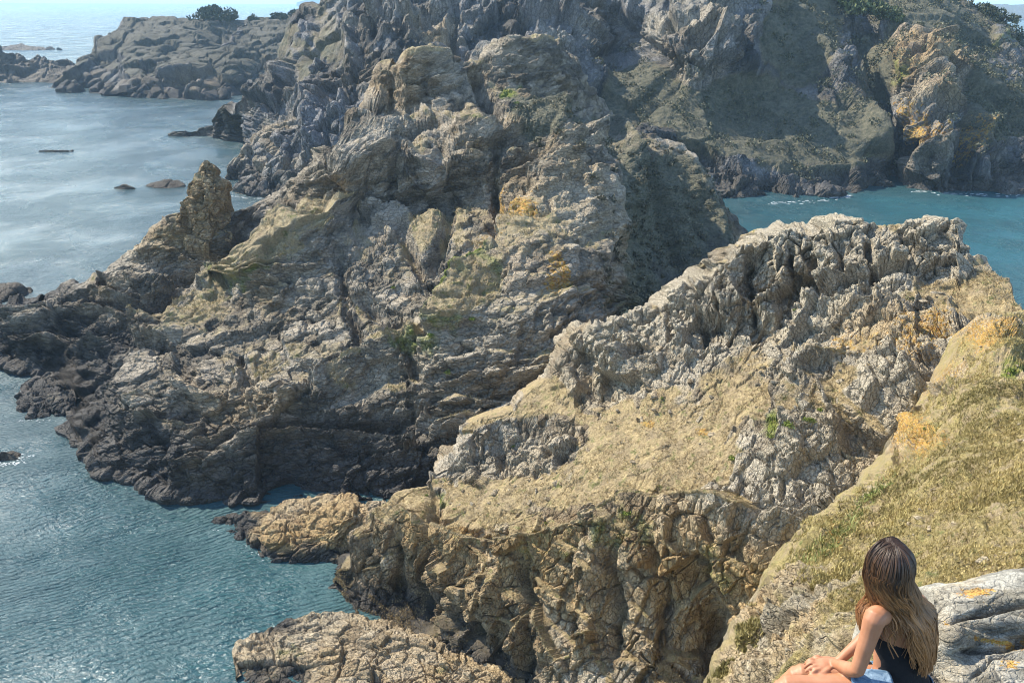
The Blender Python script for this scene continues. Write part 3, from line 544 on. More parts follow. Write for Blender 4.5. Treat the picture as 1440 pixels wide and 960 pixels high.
shore_rock([(296,733),(302,727),(330,724),(375,718),(400,712),(430,705),(470,700),(492,702),(498,716),(503,740),(500,755)],
 [(296,738),(310,746),(330,754),(358,766),(366,784),(380,790),(420,790),(460,788),(480,780),(500,770)],
 [(330,724,64.5),(400,712,64.5),(470,700,64),(495,715,61),(430,735,61.5),(380,745,60.5),(420,755,59.5),(470,740,60)],
 260, 110, 'flat tan slab of rock with a blocky end, lying in the cove', 111, back=7, mk=lambda uv, p, N: rock_masks(uv, p, N, .3, .15, .8, .55))
shore_rock([(464,782),(468,760),(478,745),(492,722),(500,712),(518,706),(540,706),(560,715)],
 [(464,788),(475,794),(490,796),(520,792),(560,780)],
 [(468,762,60.5),(500,714,62.5),(540,708,62),(500,750,59.5),(540,750,59)], 120, 90, 'rounded brown boulder wedged between the tan slab and the cliff', 121, back=5,
 mk=lambda uv, p, N: rock_masks(uv, p, N, .1, .2, .5, .5))
shore_rock([(24,562),(28,542),(45,530),(70,521),(95,523),(103,536),(107,560)], [(24,568),(30,582),(38,589),(95,582),(107,572)], [(28,545,93),(60,524,94.5),(98,528,94),(60,550,89),(90,560,87.5),(40,560,88)], 110, 70, 'square dark block of rock split from the foot of the dark headland', 142, back=5, layers=[(4., (1.6,1.1,.5), tls, 1.2, .5, .3, .08), (1.5, (1.5,1.1,.6), tls, .5, .5, .2, .1), (.7, (1.3,1,.7), tls, .2, .6, .06, .15)], material=ROCK_MID,
 mk=lambda uv, p, N: dict(grass=0, pale=0, orange=0, green=.35, wet=sstep(4, 1.5, p[:, 2] + fbm(p, 3., 8, 3) * 2), rust=.3))
# the split pinnacle that stands on the arm of the headland
gp = land([(254,302),(258,288),(261,266),(266,257),(273,250),(277,240),(279,228),(284,223),(290,224),(299,232),(304,245),(312,256),(316,272),(319,290),(326,304)], [(254,345),(326,345)],
 [(258,290,116.5),(264,262,117),(283,225,118),(305,246,118),(318,290,117.5),(272,290,114),(292,290,113.5),(284,260,115),(310,290,115),(262,335,113.5),(290,340,113),(320,335,114)], 110, 170, nback=20, back=7, back_drop=.4, wet=False, csz=8, front_skirt=-6., bdrop=14)
finish(gp, 'pinnacle', ROCK_MID, [(4., (.9,.9,1.3), tls, 1.4, .4, .3, .06), (1.6, (1,1,1), tls, .8, .4, .4, .08), (.7, (1.3,1,.7), tls, .3, .5, .12, .1)], 181, lambda uv, p, N: dict(grass=sm(blobs(uv, [(278,252,10,5,0,.7)], p, 0)), pale=.1, orange=.1, green=.1, wet=0, rust=.55), lumps=(5., .5), jit=5., nmac=1,
 strk=[('rib', [(282,250),(284,300)], -1.0, 2.5), ('rib', [(300,250),(303,300)], -.8, 2.5), ('lip', [(262,268),(285,272),(314,266)], .8, 8)])
tag(bpy.data.objects['pinnacle'], kind='structure')
FL = [(9., (1.3,1,.6), tls, 2.4, .5, .8, .1), (3., (1.2,1,.7), tls, 1., .6, .3, .15)]
dk = lambda uv, p, N: dict(grass=0, pale=0, orange=0, green=0, wet=.75, rust=.2)
shore_rock([(-30,408),(-5,398),(10,397),(25,400),(34,410),(36,414)], [(-30,432),(0,428),(20,420),(36,416)], [yz(0,399,1.7), yz(25,402,1.5), yz(12,412,1.2)], 70, 40, 'dark rock cut by the left edge, in the choppy water', 131, back=10, layers=FL[1:], mk=dk, material=ROCK_MID)
shore_rock([(204,260),(212,257),(235,253),(250,253),(258,258),(260,260)], [(204,262),(220,265),(245,265),(260,262)], [yz(215,256,1.1), yz(240,253,1.5)], 60, 24, 'larger of two low dark rocks off the pinnacle', 132, back=6, layers=FL[1:], mk=dk, material=ROCK_MID)
shore_rock([(159,263),(166,261),(174,259),(178,262),(189,264)], [(159,265),(170,267),(189,266)], [yz(174,259.5,1.2)], 40, 16, 'smaller of two low dark rocks off the pinnacle', 133, back=5, layers=FL[1:], mk=dk, material=ROCK_MID)
shore_rock([(54,212),(62,211),(75,211),(80,212),(90,211),(100,212)], [(54,213.5),(80,214),(100,213.5)], [yz(75,211,.6), yz(90,211.3,.5)], 60, 10, 'thin dark reef awash in open water', 134, back=6, layers=FL[1:], mk=dk, material=ROCK_MID)
shore_rock([(236,189),(250,184),(270,183),(285,180),(300,177),(318,178),(330,182)], [(236,191),(260,192),(300,192),(330,193)], [yz(250,185,1.8), yz(285,181,2.4), yz(300,178,3.)], 90, 24, 'low rocky spit running out from the foot of the cliff', 135, back=14, layers=FL, mk=dk, material=ROCK_MID)
shore_rock([(-40,74),(0,70),(20,72),(38,82),(50,76),(62,75),(75,83),(85,83),(98,84),(106,92),(112,104),(118,116)], [(-40,116),(0,116),(40,118),(118,119)], [yz(0,71,17), yz(60,77,14), yz(100,86,9), yz(40,100,5)], 160, 50, 'broad dark skerry at the left edge before the far headland', 136, back=60, layers=[(20., (1.3,1,.7), tls, 5, .5, 2, .1)] + FL, mk=dk, material=ROCK_MID)
shore_rock([(-20,68),(5,65),(30,62),(45,65),(58,66),(64,68)], [(-20,71),(64,71)], [yz(5,65.5,3), yz(30,62.5,4.5)], 60, 12, 'long thin reef behind the broad skerry', 137, back=20, layers=FL, mk=dk, material=ROCK_MID)
shore_rock([(64,67.5),(70,65),(76,68)], [(64,70),(76,70)], [yz(70,65.3,3)], 20, 8, 'small rock at the right tip of the thin far reef', 138, back=10, layers=FL[1:], mk=dk, material=ROCK_MID)
shore_rock([(79,68.5),(82,66.5),(86,69)], [(79,70),(86,70)], [yz(82,67,2.5)], 14, 8, 'tiny lone rock beyond the tip of the thin far reef', 139, back=8, layers=FL[1:], mk=dk, material=ROCK_MID)
shore_rock([(-30,640),(0,636),(8,634),(22,640),(26,644)], [(-30,652),(0,650),(26,647)], [yz(0,637,.7), yz(22,641,.4)], 50, 20, 'rock barely breaking the surface at the left edge of the bay', 140, back=3, layers=FL[1:], mk=dk, material=ROCK_MID)
shore_rock([(1418,262),(1420,256),(1426,254),(1431,258),(1434,264)], [(1418,270),(1426,273),(1434,270)], [yz(1426,256,2.6)], 40, 24, 'small reddish rock at the right foot of the lichened spur', 141, back=5, layers=FL[1:], mk=lambda uv, p, N: dict(grass=0, pale=0, orange=.1, green=0, wet=.3, rust=.8), material=ROCK_FAR)

# ------------------------------------------------------------------ far coast at the right
hm, hnt, hb = mat('far_coast_turf'); hb.inputs['Base Color'].default_value = (.08, .085, .06, 1)
top = [(1335,26),(1342,20),(1355,12),(1372,8),(1400,7),(1440,6),(1500,8),(1560,20)]
g8 = land(top, [(1335,28),(1560,30)], [(1400,7,3300),(1500,8,3300),(1360,12,3200)], 120, 30, back=900, csz=20)
o = finish(g8, 'far_coast', ROCK_FAR, [(120., (1,1,1), tl5, 14, .5, 4, .1)], 151, far_masks, lumps=(200., 8.), turf=(60., 4.)); tag(o, kind='structure')
top = [(416,4.2),(424,1.5),(436,-1.5),(446,-3),(470,-4),(520,-3)]
g9 = land(top, [(416,5.2),(520,5.6)], [(430,0,9000),(470,-4,9000)], 60, 10, back=900, csz=20, wet=False)
o = finish(g9, 'distant_island', ROCK_FAR, [(220., (1,1,1), tl5, 14, .5, 4, .1)], 152, far_masks, lumps=(300., 8.), turf=(60., 4.)); tag(o, kind='structure')

# ------------------------------------------------------------------ sea
m, nt_, b = mat('sea_water'); g = G(nt_)
sep = g.n('ShaderNodeSeparateXYZ'); g.l(g.tc.outputs['Position'], sep.inputs[0])
# shallow turquoise near the rocks of the cove and deeper blue grey outside
dpt = g.noise(.012, 3, .5)
rad = g.n('ShaderNodeVectorMath', operation='DISTANCE'); g.l(g.tc.outputs['Position'], rad.inputs[0]); rad.inputs[1].default_value = (-15, 62, 0)
near = g.maprange(rad.outputs['Value'], 8, 46, 1, 0)
col = g.mix(g.maprange(dpt, .35, .65), (.024, .058, .070), (.036, .078, .088))
col = g.mix(near, col, (.028, .080, .088))
r2_ = g.n('ShaderNodeVectorMath', operation='DISTANCE'); g.l(g.tc.outputs['Position'], r2_.inputs[0]); r2_.inputs[1].default_value = (110, 165, 0)
col = g.mix(g.maprange(r2_.outputs['Value'], 30, 90, .7, 0), col, (.022, .105, .122))
g.l(col, b.inputs['Base Color']); b.inputs['IOR'].default_value = 1.33; r4_ = g.n('ShaderNodeVectorMath', operation='LENGTH'); g.l(g.tc.outputs['Position'], r4_.inputs[0]); g.l(g.maprange(r4_.outputs['Value'], 90, 420, .5, .2), b.inputs['Specular IOR Level'])
r5_ = g.n('ShaderNodeVectorMath', operation='LENGTH'); g.l(g.tc.outputs['Position'], r5_.inputs[0]); g.l(g.math('MULTIPLY_ADD', g.maprange(g.noise(.035, 5, .65, .8), .42, .54, 0, .34), g.maprange(r5_.outputs['Value'], 100, 180, 1, .15), .23), b.inputs['Roughness'])
# chop: short crests lying across the wind, bent round the rocks, on a longer swell
mp = g.n('ShaderNodeMapping'); mp.inputs['Rotation'].default_value = (0, 0, R(28)); mp.inputs['Scale'].default_value = (1., 2.6, 1)
wrp = g.n('ShaderNodeVectorMath', operation='ADD')
wn = g.n('ShaderNodeTexNoise'); wn.inputs['Scale'].default_value = .05; wn.inputs['Detail'].default_value = 2; g.l(g.tc.outputs['Position'], wn.inputs['Vector'])
ws = g.n('ShaderNodeVectorMath', operation='SCALE'); ws.inputs['Scale'].default_value = 9.; g.l(wn.outputs['Color'], ws.inputs[0])
g.l(g.tc.outputs['Position'], wrp.inputs[0]); g.l(ws.outputs[0], wrp.inputs[1]); g.l(wrp.outputs[0], mp.inputs[0])
c1 = g.noise(1.7, 3, .55, .5, mp.outputs[0]); c2 = g.noise(.22, 3, .5, 0, mp.outputs[0]); c3 = g.noise(4.5, 2, .5, 0, mp.outputs[0])
wt = g.n('ShaderNodeTexWave', wave_type='BANDS', bands_direction='Y'); wt.inputs['Scale'].default_value = .55; wt.inputs['Distortion'].default_value = 7.; wt.inputs['Detail'].default_value = 2; wt.inputs['Detail Scale'].default_value = .6
mp2 = g.n('ShaderNodeMapping'); mp2.inputs['Rotation'].default_value = (0, 0, R(-24)); g.l(wrp.outputs[0], mp2.inputs[0]); g.l(mp2.outputs[0], wt.inputs['Vector'])
gust = g.maprange(g.noise(.035, 4, .6), .4, .58, .6, 1.7)
hh = g.math('ADD', g.math('MULTIPLY', c1, .34), g.math('MULTIPLY', c2, .55)); hh = g.math('ADD', hh, g.math('MULTIPLY', c3, .05)); hh = g.math('ADD', hh, g.math('MULTIPLY', wt.outputs['Fac'], .06)); hh = g.math('MULTIPLY', hh, gust); r3_ = g.n('ShaderNodeVectorMath', operation='LENGTH'); g.l(g.tc.outputs['Position'], r3_.inputs[0]); hh = g.math('MULTIPLY', hh, g.maprange(r3_.outputs['Value'], 120, 900, 1, 2.6))
bp = g.n('ShaderNodeBump'); bp.inputs['Strength'].default_value = 1; bp.inputs['Distance'].default_value = 1.0
g.l(hh, bp.inputs['Height']); g.l(bp.outputs[0], b.inputs['Normal'])
Rr = 22000.
rr = np.concatenate([[0], np.geomspace(20, Rr, 40)]); th = np.linspace(0, 2 * math.pi, 97)[:-1]
vs = [(0, 0, 0)] + [(r * math.cos(t), r * math.sin(t), 0) for r in rr[1:] for t in th]
fs = [(0, 1 + i, 1 + (i + 1) % 96) for i in range(96)]
fs += [(1 + k * 96 + i, 1 + (k + 1) * 96 + i, 1 + (k + 1) * 96 + (i + 1) % 96, 1 + k * 96 + (i + 1) % 96) for k in range(39) for i in range(96)]
me = bpy.data.meshes.new('sea'); me.from_pydata(vs, [], fs); link('sea', me, m)['kind'] = 'structure'

# ------------------------------------------------------------------ the slab and the seat rock beside the viewer
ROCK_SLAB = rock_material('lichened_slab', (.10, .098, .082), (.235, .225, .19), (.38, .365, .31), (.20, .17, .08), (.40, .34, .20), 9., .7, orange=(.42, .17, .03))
SL = [(1308,902),(1311,868),(1316,842),(1322,832),(1345,827),(1375,825),(1400,821),(1420,816),(1440,812),(1500,803),(1600,800)]
gs = land(SL, [(1308,930),(1322,940),(1345,1000),(1380,1060),(1600,1100)], [yz(1308,902,41.85), yz(1318,845,41.93), yz(1345,828,41.97), yz(1400,821,42.03), yz(1440,812,42.1), yz(1500,804,42.15), yz(1600,800,42.2), yz(1322,935,41.78), yz(1345,998,41.7), yz(1380,1055,41.65), yz(1600,1095,41.9), yz(1340,900,41.94), yz(1400,880,41.97), yz(1400,895,41.88), yz(1440,880,41.98), yz(1440,893,41.9), yz(1370,905,41.86), yz(1440,950,41.86), yz(1500,880,42.05), yz(1390,940,41.85), yz(1350,870,41.97), yz(1380,852,42.0)], 300, 260, nback=20, back=.8, back_drop=3, wet=False, csz=14, front_skirt=-41., bdrop=.8)
def masks_s(uv, p, N):
    return dict(grass=0, pale=sm(.05 + fbm(p, .25, 11, 4) * 1.1), orange=sm(blobs(uv, [(1372,831,26,6,0,1),(1400,905,38,8,14,.9),(1418,938,18,10,0,.75),(1436,905,14,8,0,.6),(1388,848,16,3,0,.4),(1328,872,8,5,0,.6)], p, 0, .8)),
        green=sm(fbm(p, .3, 13, 3) * .3), wet=sstep(.1, .45, fbm(p, .09, 19, 5)) * .35, rust=sm(fbm(p, .2, 14, 3) * .4), amp=1)
SKK = [('lip', [(1350,866),(1385,857),(1440,846),(1520,840)], -.018, 14), ('rib', [(1330,872),(1362,864),(1400,852),(1450,846)], -.035, 4), ('rib', [(1345,915),(1380,920),(1412,918),(1450,906)], -.03, 3), ('rib', [(1360,960),(1395,930),(1450,925)], -.02, 3), ('lip', [(1335,880),(1390,890),(1450,885)], .012, 12)]
finish(gs, 'rock_slab', ROCK_SLAB, [(.5, (1.6,1.3,.6), tls, .035, .5, .0, .05), (.17, (1.9,1.1,.6), tls, .012, .5, .008, .05), (.06, (1.4,1,.7), tls, .006, .6, .003, .1)], 161, masks_s, lumps=(.5, .016), turf=(.1, .01), strk=[(a_, b_, c_ * 1.6, d_) for a_, b_, c_, d_ in SKK], jit=8.)
tag(bpy.data.objects['rock_slab'], 'pale grey rock slab with orange lichen, beside the sitting woman', 'rock')
gb = land([(1040,985),(1100,975),(1180,968),(1250,960),(1290,938),(1312,925),(1330,932),(1345,945),(1360,960)], [(1040,1100),(1360,1100)],
    [yz(1040,985,41.35), yz(1100,975,41.5), yz(1180,968,41.62), yz(1250,960,41.72), yz(1290,938,41.76), yz(1312,925,41.74), yz(1345,945,41.66), yz(1100,1080,41.3), yz(1200,1080,41.5), yz(1340,1080,41.5), yz(1250,1010,41.7)], 160, 80, nback=20, back=.5, back_drop=3, wet=False, csz=14, front_skirt=-41., bdrop=.8)
finish(gb, 'seat_rock', ROCK_SLAB, [(.16, (1.3,1,.8), tls, .06, .6, .0, .05), (.06, (1.3,1,.7), tls, .02, .6, .01, .1)], 171, lambda uv, p, N: dict(grass=0, pale=0, orange=0, green=0, wet=.85, rust=.2), lumps=(.3, .02), turf=(.1, .01), jit=4.)
tag(bpy.data.objects['seat_rock'], 'dark broken rock that the woman sits on, at the bottom edge', 'rock')

# ------------------------------------------------------------------ the woman
def simple(name, col, rough=.6, **k):
    m, nt, b = mat(name); b.inputs['Base Color'].default_value = (*col, 1); b.inputs['Roughness'].default_value = rough
    for a, v in k.items(): b.inputs[a].default_value = v
    return m, nt, b
SKIN, snt, sb = simple('skin', (.60, .33, .21), .5); sb.inputs['Subsurface Weight'].default_value = .12; sb.inputs['Subsurface Radius'].default_value = (.02, .008, .004); sb.inputs['Specular IOR Level'].default_value = .35
gk = G(snt); snt.links.new(gk.mix(gk.maprange(gk.noise(14, 4), .35, .65), (.33, .145, .073), (.39, .18, .098)), sb.inputs['Base Color'])
BLACK, bnt, bb = simple('black_jersey', (.010, .010, .012), .85)
gk = G(bnt); x = bnt.nodes.new('ShaderNodeBump'); x.inputs['Strength'].default_value = .4; x.inputs['Distance'].default_value = .01; bnt.links.new(gk.noise(28, 3, .5, 1.), x.inputs['Height']); bnt.links.new(x.outputs[0], bb.inputs['Normal'])
DENIM, dnt, db = simple('washed_denim', (.25, .35, .45), .9)
gk = G(dnt); dn = gk.noise(16, 5, .7, .6); dnt.links.new(gk.mix(gk.maprange(dn, .36, .64), (.05, .10, .17), (.22, .31, .40)), db.inputs['Base Color'])
x = dnt.nodes.new('ShaderNodeBump'); x.inputs['Strength'].default_value = .8; x.inputs['Distance'].default_value = .012; dnt.links.new(dn, x.inputs['Height']); dnt.links.new(x.outputs[0], db.inputs['Normal'])

def A(u, v, Y): return Vector(at(u, v, Y))
def loft(bm, secs, n=20, close=True):
    """secs: (centre, axis a (with its length), axis b (with its length))"""
    rings = []
    for c, a, b in secs:
        rings.append([bm.verts.new(c + a * math.cos(2 * math.pi * i / n) + b * math.sin(2 * math.pi * i / n)) for i in range(n)])
    for r0, r1 in zip(rings[:-1], rings[1:]):
        for i in range(n): bm.faces.new((r0[i], r0[(i + 1) % n], r1[(i + 1) % n], r1[i]))
    if close:
        bm.faces.new(rings[0][::-1]); bm.faces.new(rings[-1])
    return rings
def tube(bm, pts, rad, n=14, flat=1.0, ref=Vector((0, 0, 1))):
    secs = []; pts = [Vector(p) for p in pts]
    P2, R2 = [], []
    for i in range(len(pts) - 1):           # Catmull-Rom refinement
        p0, p1, p2, p3 = pts[max(i - 1, 0)], pts[i], pts[i + 1], pts[min(i + 2, len(pts) - 1)]
        for k in range(4):
            t = k / 4; P2.append(.5 * ((2 * p1) + (p2 - p0) * t + (2 * p0 - 5 * p1 + 4 * p2 - p3) * t * t + (3 * p1 - p0 - 3 * p2 + p3) * t ** 3)); R2.append(rad[i] * (1 - t) + rad[i + 1] * t)
    P2.append(pts[-1]); R2.append(rad[-1])
    P2 = [P2[0] - (P2[1] - P2[0]).normalized() * R2[0] * .5] + P2 + [P2[-1] + (P2[-1] - P2[-2]).normalized() * R2[-1] * .55]; R2 = [R2[0] * .6] + R2 + [R2[-1] * .5]
    for i, p in enumerate(P2):
        t = (P2[min(i + 1, len(P2) - 1)] - P2[max(i - 1, 0)]).normalized()
        a = t.cross(ref)
        if a.length < .05: a = t.cross(Vector((1, 0, 0)))
        a.normalize(); b = t.cross(a)
        secs.append((p, a * R2[i], b * R2[i] * flat))
    loft(bm, secs, n)
FX = Vector((-.80, .60, 0)); LX = Vector((-.60, -.80, 0)); UZ = Vector((0, 0, 1))   # her facing, her left
pel = A(1264, 972, 3.10); wai = A(1262, 934, 3.12); che = A(1261, 890, 3.15); shc = A(1261, 858, 3.17); nb = A(1258, 843, 3.17); hc = A(1250, 793, 3.14)
sL = A(1231, 868, 3.05); sR = A(1291, 848, 3.28)
LXs = (sL - sR).normalized(); LXs.z *= .7
eL = A(1205, 944, 2.99); wL = A(1171, 931, 3.14); hL = A(1243, 972, 3.0); hR = A(1280, 962, 3.2); kL = A(1104, 966, 3.06); kR = A(1124, 948, 3.26)
bm = bmesh.new()
tor = [(pel - UZ * .07, .15, .11), (pel, .175, .125), (pel + UZ * .06, .165, .12), (wai, .125, .095), (wai.lerp(che, .5), .125, .095), (che, .145, .105), (che.lerp(shc, .6), .155, .10), (shc, .135, .075), (nb - UZ * .012, .07, .055)]
loft(bm, [(c, LXs * a, FX * b) for c, a, b in tor], 28)
tube(bm, [nb - UZ * .03, nb + UZ * .03, hc - UZ * .07], [.055, .049, .052])
# head: skull, jaw, nose, lips, ears
HF = Vector((-.28, .96, 0)); HL = Vector((-.96, -.28, 0))
hs = []
for k in range(13):
    t = k / 12; z = -.115 + .23 * t; r = math.sqrt(max(0, 1 - (2 * t - 1) ** 2)) ; r = max(r, .12)
    jaw = sstep(.45, 0, t); off = HF * (.012 + .02 * float(jaw)) if t < .5 else HF * .004
    hs.append((hc + UZ * z + off, HL * (.077 * r * (1 - .22 * float(jaw))), HF * (.097 * r * (1 - .15 * float(jaw)))))
loft(bm, hs, 24)
tube(bm, [hc + HF * .095 + UZ * .012, hc + HF * .112 - UZ * .016, hc + HF * .10 - UZ * .026], [.008, .012, .010], 10)
tube(bm, [hc + HF * .092 - UZ * .056 + HL * .02, hc + HF * .101 - UZ * .055, hc + HF * .092 - UZ * .056 - HL * .02], [.006, .008, .006], 8)
for s in (-1, 1):
    tube(bm, [hc + HL * s * .074 + UZ * .022, hc + HL * s * .082 - UZ * .002, hc + HL * s * .074 - UZ * .03], [.012, .016, .010], 10, .6)
    tube(bm, [hc + HF * .083 + HL * s * .022 + UZ * .014, hc + HF * .082 + HL * s * .042 + UZ * .014], [.011, .009], 8)
# arms
def arm(sh, el, wr, kn):
    tube(bm, [sh + (shc - sh) * .35, sh, sh.lerp(el, .3), sh.lerp(el, .7), el], [.046, .052, .043, .037, .033])
    tube(bm, [el + (sh - el).normalized() * .01, el.lerp(wr, .25), el.lerp(wr, .65), wr], [.034, .036, .029, .0225])
    d = (kn - wr).normalized(); side = d.cross(UZ).normalized(); upn_ = side.cross(d)
    palm = wr + d * .075 - upn_ * .004
    secs = [(wr - d * .01, side * .024, upn_ * .02), (wr + d * .02, side * .031, upn_ * .018), (wr + d * .05, side * .038, upn_ * .016), (palm, side * .038, upn_ * .013), (palm + d * .012, side * .034, upn_ * .010)]
    loft(bm, secs, 14)
    for k, (o, ln) in enumerate(((-.030, .058), (-.010, .068), (.011, .063), (.030, .050))):
        b0 = palm + side * o; sp = side * o * .5
        tube(bm, [b0, b0 + d * ln * .45 + sp * .3 + upn_ * .006, b0 + d * ln * .8 + sp * .4 - upn_ * .008, b0 + d * ln * .98 + sp * .4 - upn_ * .024], [.0098, .0092, .0085, .0075], 8)
    t0 = wr + d * .022 - side * .026 
    tube(bm, [t0, t0 + d * .025 - side * .018, t0 + d * .052 - side * .024 - upn_ * .006, t0 + d * .07 - side * .020 - upn_ * .012], [.014, .0125, .0105, .009], 8)
arm(sL, eL, wL, A(1112, 938, 3.12))
eR = sR + Vector((-.10, .12, -.24)); wR = A(1178, 930, 3.34); 
arm(sR, eR, wR, A(1120, 928, 3.34))
# legs
for h, k, s in ((hL, kL, -1), (hR, kR, 1)):
    an = k + Vector((-.16, .06 * s, -.36)); ft = an + Vector((-.14, .03, -.06))
    tube(bm, [h, h.lerp(k, .3), h.lerp(k, .7), k], [.088, .083, .064, .056])
    tube(bm, [k, k.lerp(an, .3), k.lerp(an, .75), an], [.054, .056, .040, .036])
    tube(bm, [an - UZ * .02, an.lerp(ft, .5) - UZ * .03, ft - UZ * .02], [.036, .034, .026], 12, .7)
me = bpy.data.meshes.new('person'); bm.to_mesh(me); bm.free()
person = link('person', me, SKIN)
rm = person.modifiers.new('one_skin', 'REMESH'); rm.mode = 'VOXEL'; rm.voxel_size = .0052; rm.use_smooth_shade = True
smo = person.modifiers.new('soften', 'SMOOTH'); smo.factor = .5; smo.iterations = 5
tag(person, 'woman with long wavy brown hair sitting on the rocks in black top and denim shorts', 'person')
# black camisole
def garment(name, secs, m, n=40, thick=.004):
    bm = bmesh.new(); loft(bm, secs, n, close=False); me = bpy.data.meshes.new(name); bm.to_mesh(me); bm.free()
    for p_ in me.polygons: p_.use_smooth = True
    o = link(name, me, m, person); q = o.modifiers.new('cloth', 'SOLIDIFY'); q.thickness = thick; q.offset = 1
    q2 = o.modifiers.new('round', 'SUBSURF'); q2.levels = 1; q2.render_levels = 1
    return o
gsec = []
for k in range(9):
    t = k / 8; c = (pel + UZ * .07).lerp(che + UZ * .012, t)
    f = lambda tt: np.interp(tt, [0, .35, .62, 1], [.158, .130, .130, .150]); f2 = lambda tt: np.interp(tt, [0, .35, .62, 1], [.118, .100, .100, .112])
    gsec.append((c + FX * (.03 * max(0, t - .7)), LXs * float(f(t)), (FX + UZ * (.32 * max(0, t - .45))) * float(f2(t))))
garment('top', gsec, BLACK)
for s in (-1, 1):
    bm = bmesh.new(); a0 = che + LXs * s * .075 - FX * .100 + UZ * .0
    tube(bm, [a0, che.lerp(shc, .7) + LXs * s * .085 - FX * .104, shc + LXs * s * .088 - FX * .05 + UZ * .045, shc + LXs * s * .088 + FX * .06 + UZ * .02, che + LXs * s * .085 + FX * .11], [.0045] * 5, 6)
    me = bpy.data.meshes.new('strap'); bm.to_mesh(me); bm.free(); link('strap', me, BLACK, bpy.data.objects['top'])
ssec = []
for k in range(8):
    t = k / 7; c = (pel - UZ * .085).lerp(pel + UZ * .098, t)
    ssec.append((c, LXs * float(np.interp(t, [0, .35, .75, 1], [.16, .190, .178, .160])), (FX + UZ * .12) * float(np.interp(t, [0, .35, .75, 1], [.12, .142, .134, .124]))))
sh = garment('shorts', ssec, DENIM, thick=.006)
for h, k in ((hL, kL), (hR, kR)):
    d = (k - h).normalized(); a = d.cross(UZ).normalized(); b = a.cross(d)
    sec = [(h - d * .03, a * .100, b * .100), (h.lerp(k, .15), a * .101, b * .101), (h.lerp(k, .30), a * .099, b * .099), (h.lerp(k, .36), a * .100, b * .100)]
    o = garment('trouser_leg', sec, DENIM, thick=.005); o.parent = sh
c = pel + UZ * .098
o = garment('waistband', [(c - UZ * .034, LXs * .1665, (FX + UZ * .12) * .129), (c, LXs * .1625, (FX + UZ * .12) * .127), (c + UZ * .004, LXs * .160, (FX + UZ * .12) * .125)], DENIM, thick=.006); o.parent = sh

# hair: a dark under-layer and some thousand locks
HAIR, hnt, hb = simple('brown_hair', (.1, .06, .03), .45); hb.inputs['Specular IOR Level'].default_value = .5
at_ = hnt.nodes.new('ShaderNodeAttribute'); at_.attribute_name = 'hc'; hnt.links.new(at_.outputs['Color'], hb.inputs['Base Color'])
rng = np.random.default_rng(3)
BK = -HF; BL = HL
V_, Fc, Cc = [], [], []
def torso_r(phi, z):      # distance from the spine to the hair lying on the body, per azimuth
    zz = np.interp(z, [pel.z, wai.z, che.z, shc.z, nb.z, hc.z - .05], [.135, .115, .128, .115, .085, .085])
    ww = np.interp(z, [pel.z, wai.z, che.z, shc.z, nb.z, hc.z - .05], [.165, .145, .165, .17, .10, .095])
    return 1 / math.sqrt((math.cos(phi) / zz) ** 2 + (math.sin(phi) / ww) ** 2)
def spine(z):
    zs = [pel.z, wai.z, che.z, shc.z, nb.z, hc.z]; pp = [pel, wai, che, shc, nb, hc]
    return np.interp(z, zs, [p.x for p in pp]), np.interp(z, zs, [p.y for p in pp])
def lock(phi, lift, length, rad, wav, ph, tone):
    pts = []
    part = BL * (rng.normal() * .006) + HF * (.05 - rng.random() * .07)
    for k in range(7):
        th = R(4 + k * 15.5); s_ = .5 + .5 * math.sin(th)
        rr_ = lift
        p = hc + (BK * math.cos(phi) * (.100 + rr_) + BL * math.sin(phi) * (.083 + rr_)) * math.sin(th) + UZ * (.106 + rr_ * .6) * math.cos(th) + part * (1 - k / 6)
        pts.append(p)
    p = pts[-1]; zt = p.z - length; n = 15
    x0, y0 = hc.x, hc.y; spread = phi * (1.0 + .05 * rng.normal())
    drift = rng.normal() * .007
    for k in range(1, n + 1):
        t = k / n; z = p.z - length * t
        sx, sy = spine(z); r1 = torso_r(spread, z) + lift * .8 + .012
        r0 = 1 / math.sqrt((math.cos(phi) / .100) ** 2 + (math.sin(phi) / .083) ** 2) + lift
        w_ = float(sstep(0, .35, t)); rr_ = max(r0 * (1 - w_) + r1 * w_, r1 * .6)
        d_ = BK * math.cos(spread) + BL * math.sin(spread)
        cx = hc.x * (1 - w_) + sx * w_; cy = hc.y * (1 - w_) + sy * w_
        s_ = Vector((-d_.y, d_.x, 0))
        q = Vector((cx, cy, z)) + d_ * (rr_ + .006 * math.sin(t * wav * 6.28 + ph + 1.3) * t) + s_ * (wav_amp * math.sin(t * wav * 6.28 + ph) * min(1, t * 2) + drift * t)
        pts.append(q)
    m = len(pts); base = len(V_)
    for i, q in enumerate(pts):
        t_ = (pts[min(i + 1, m - 1)] - pts[max(i - 1, 0)]).normalized()
        a = t_.cross(BK); a = a.normalized() if a.length > .01 else Vector((1, 0, 0)); b = t_.cross(a)
        r_ = rad * (1 - .75 * max(0, (i / m - .55) / .45) ** 1.5) * (.55 + .45 * min(1, i / 4))
        f = i / m
        g_ = float(sstep(.1, .95, f + tone * .35))
        c_ = np.array([.045, .024, .013]) * (1 - g_) + np.array([.25, .112, .036]) * g_; c_ = c_ * (1 + tone * .8)
        for j in range(4):
            aa = j * math.pi / 2
            V_.append(q + a * r_ * 1.5 * math.cos(aa) + b * r_ * .6 * math.sin(aa)); Cc.append((*np.clip(c_, .01, 1), 1))
    for i in range(m - 1):
        for j in range(4): Fc.append((base + i * 4 + j, base + i * 4 + (j + 1) % 4, base + (i + 1) * 4 + (j + 1) % 4, base + (i + 1) * 4 + j))
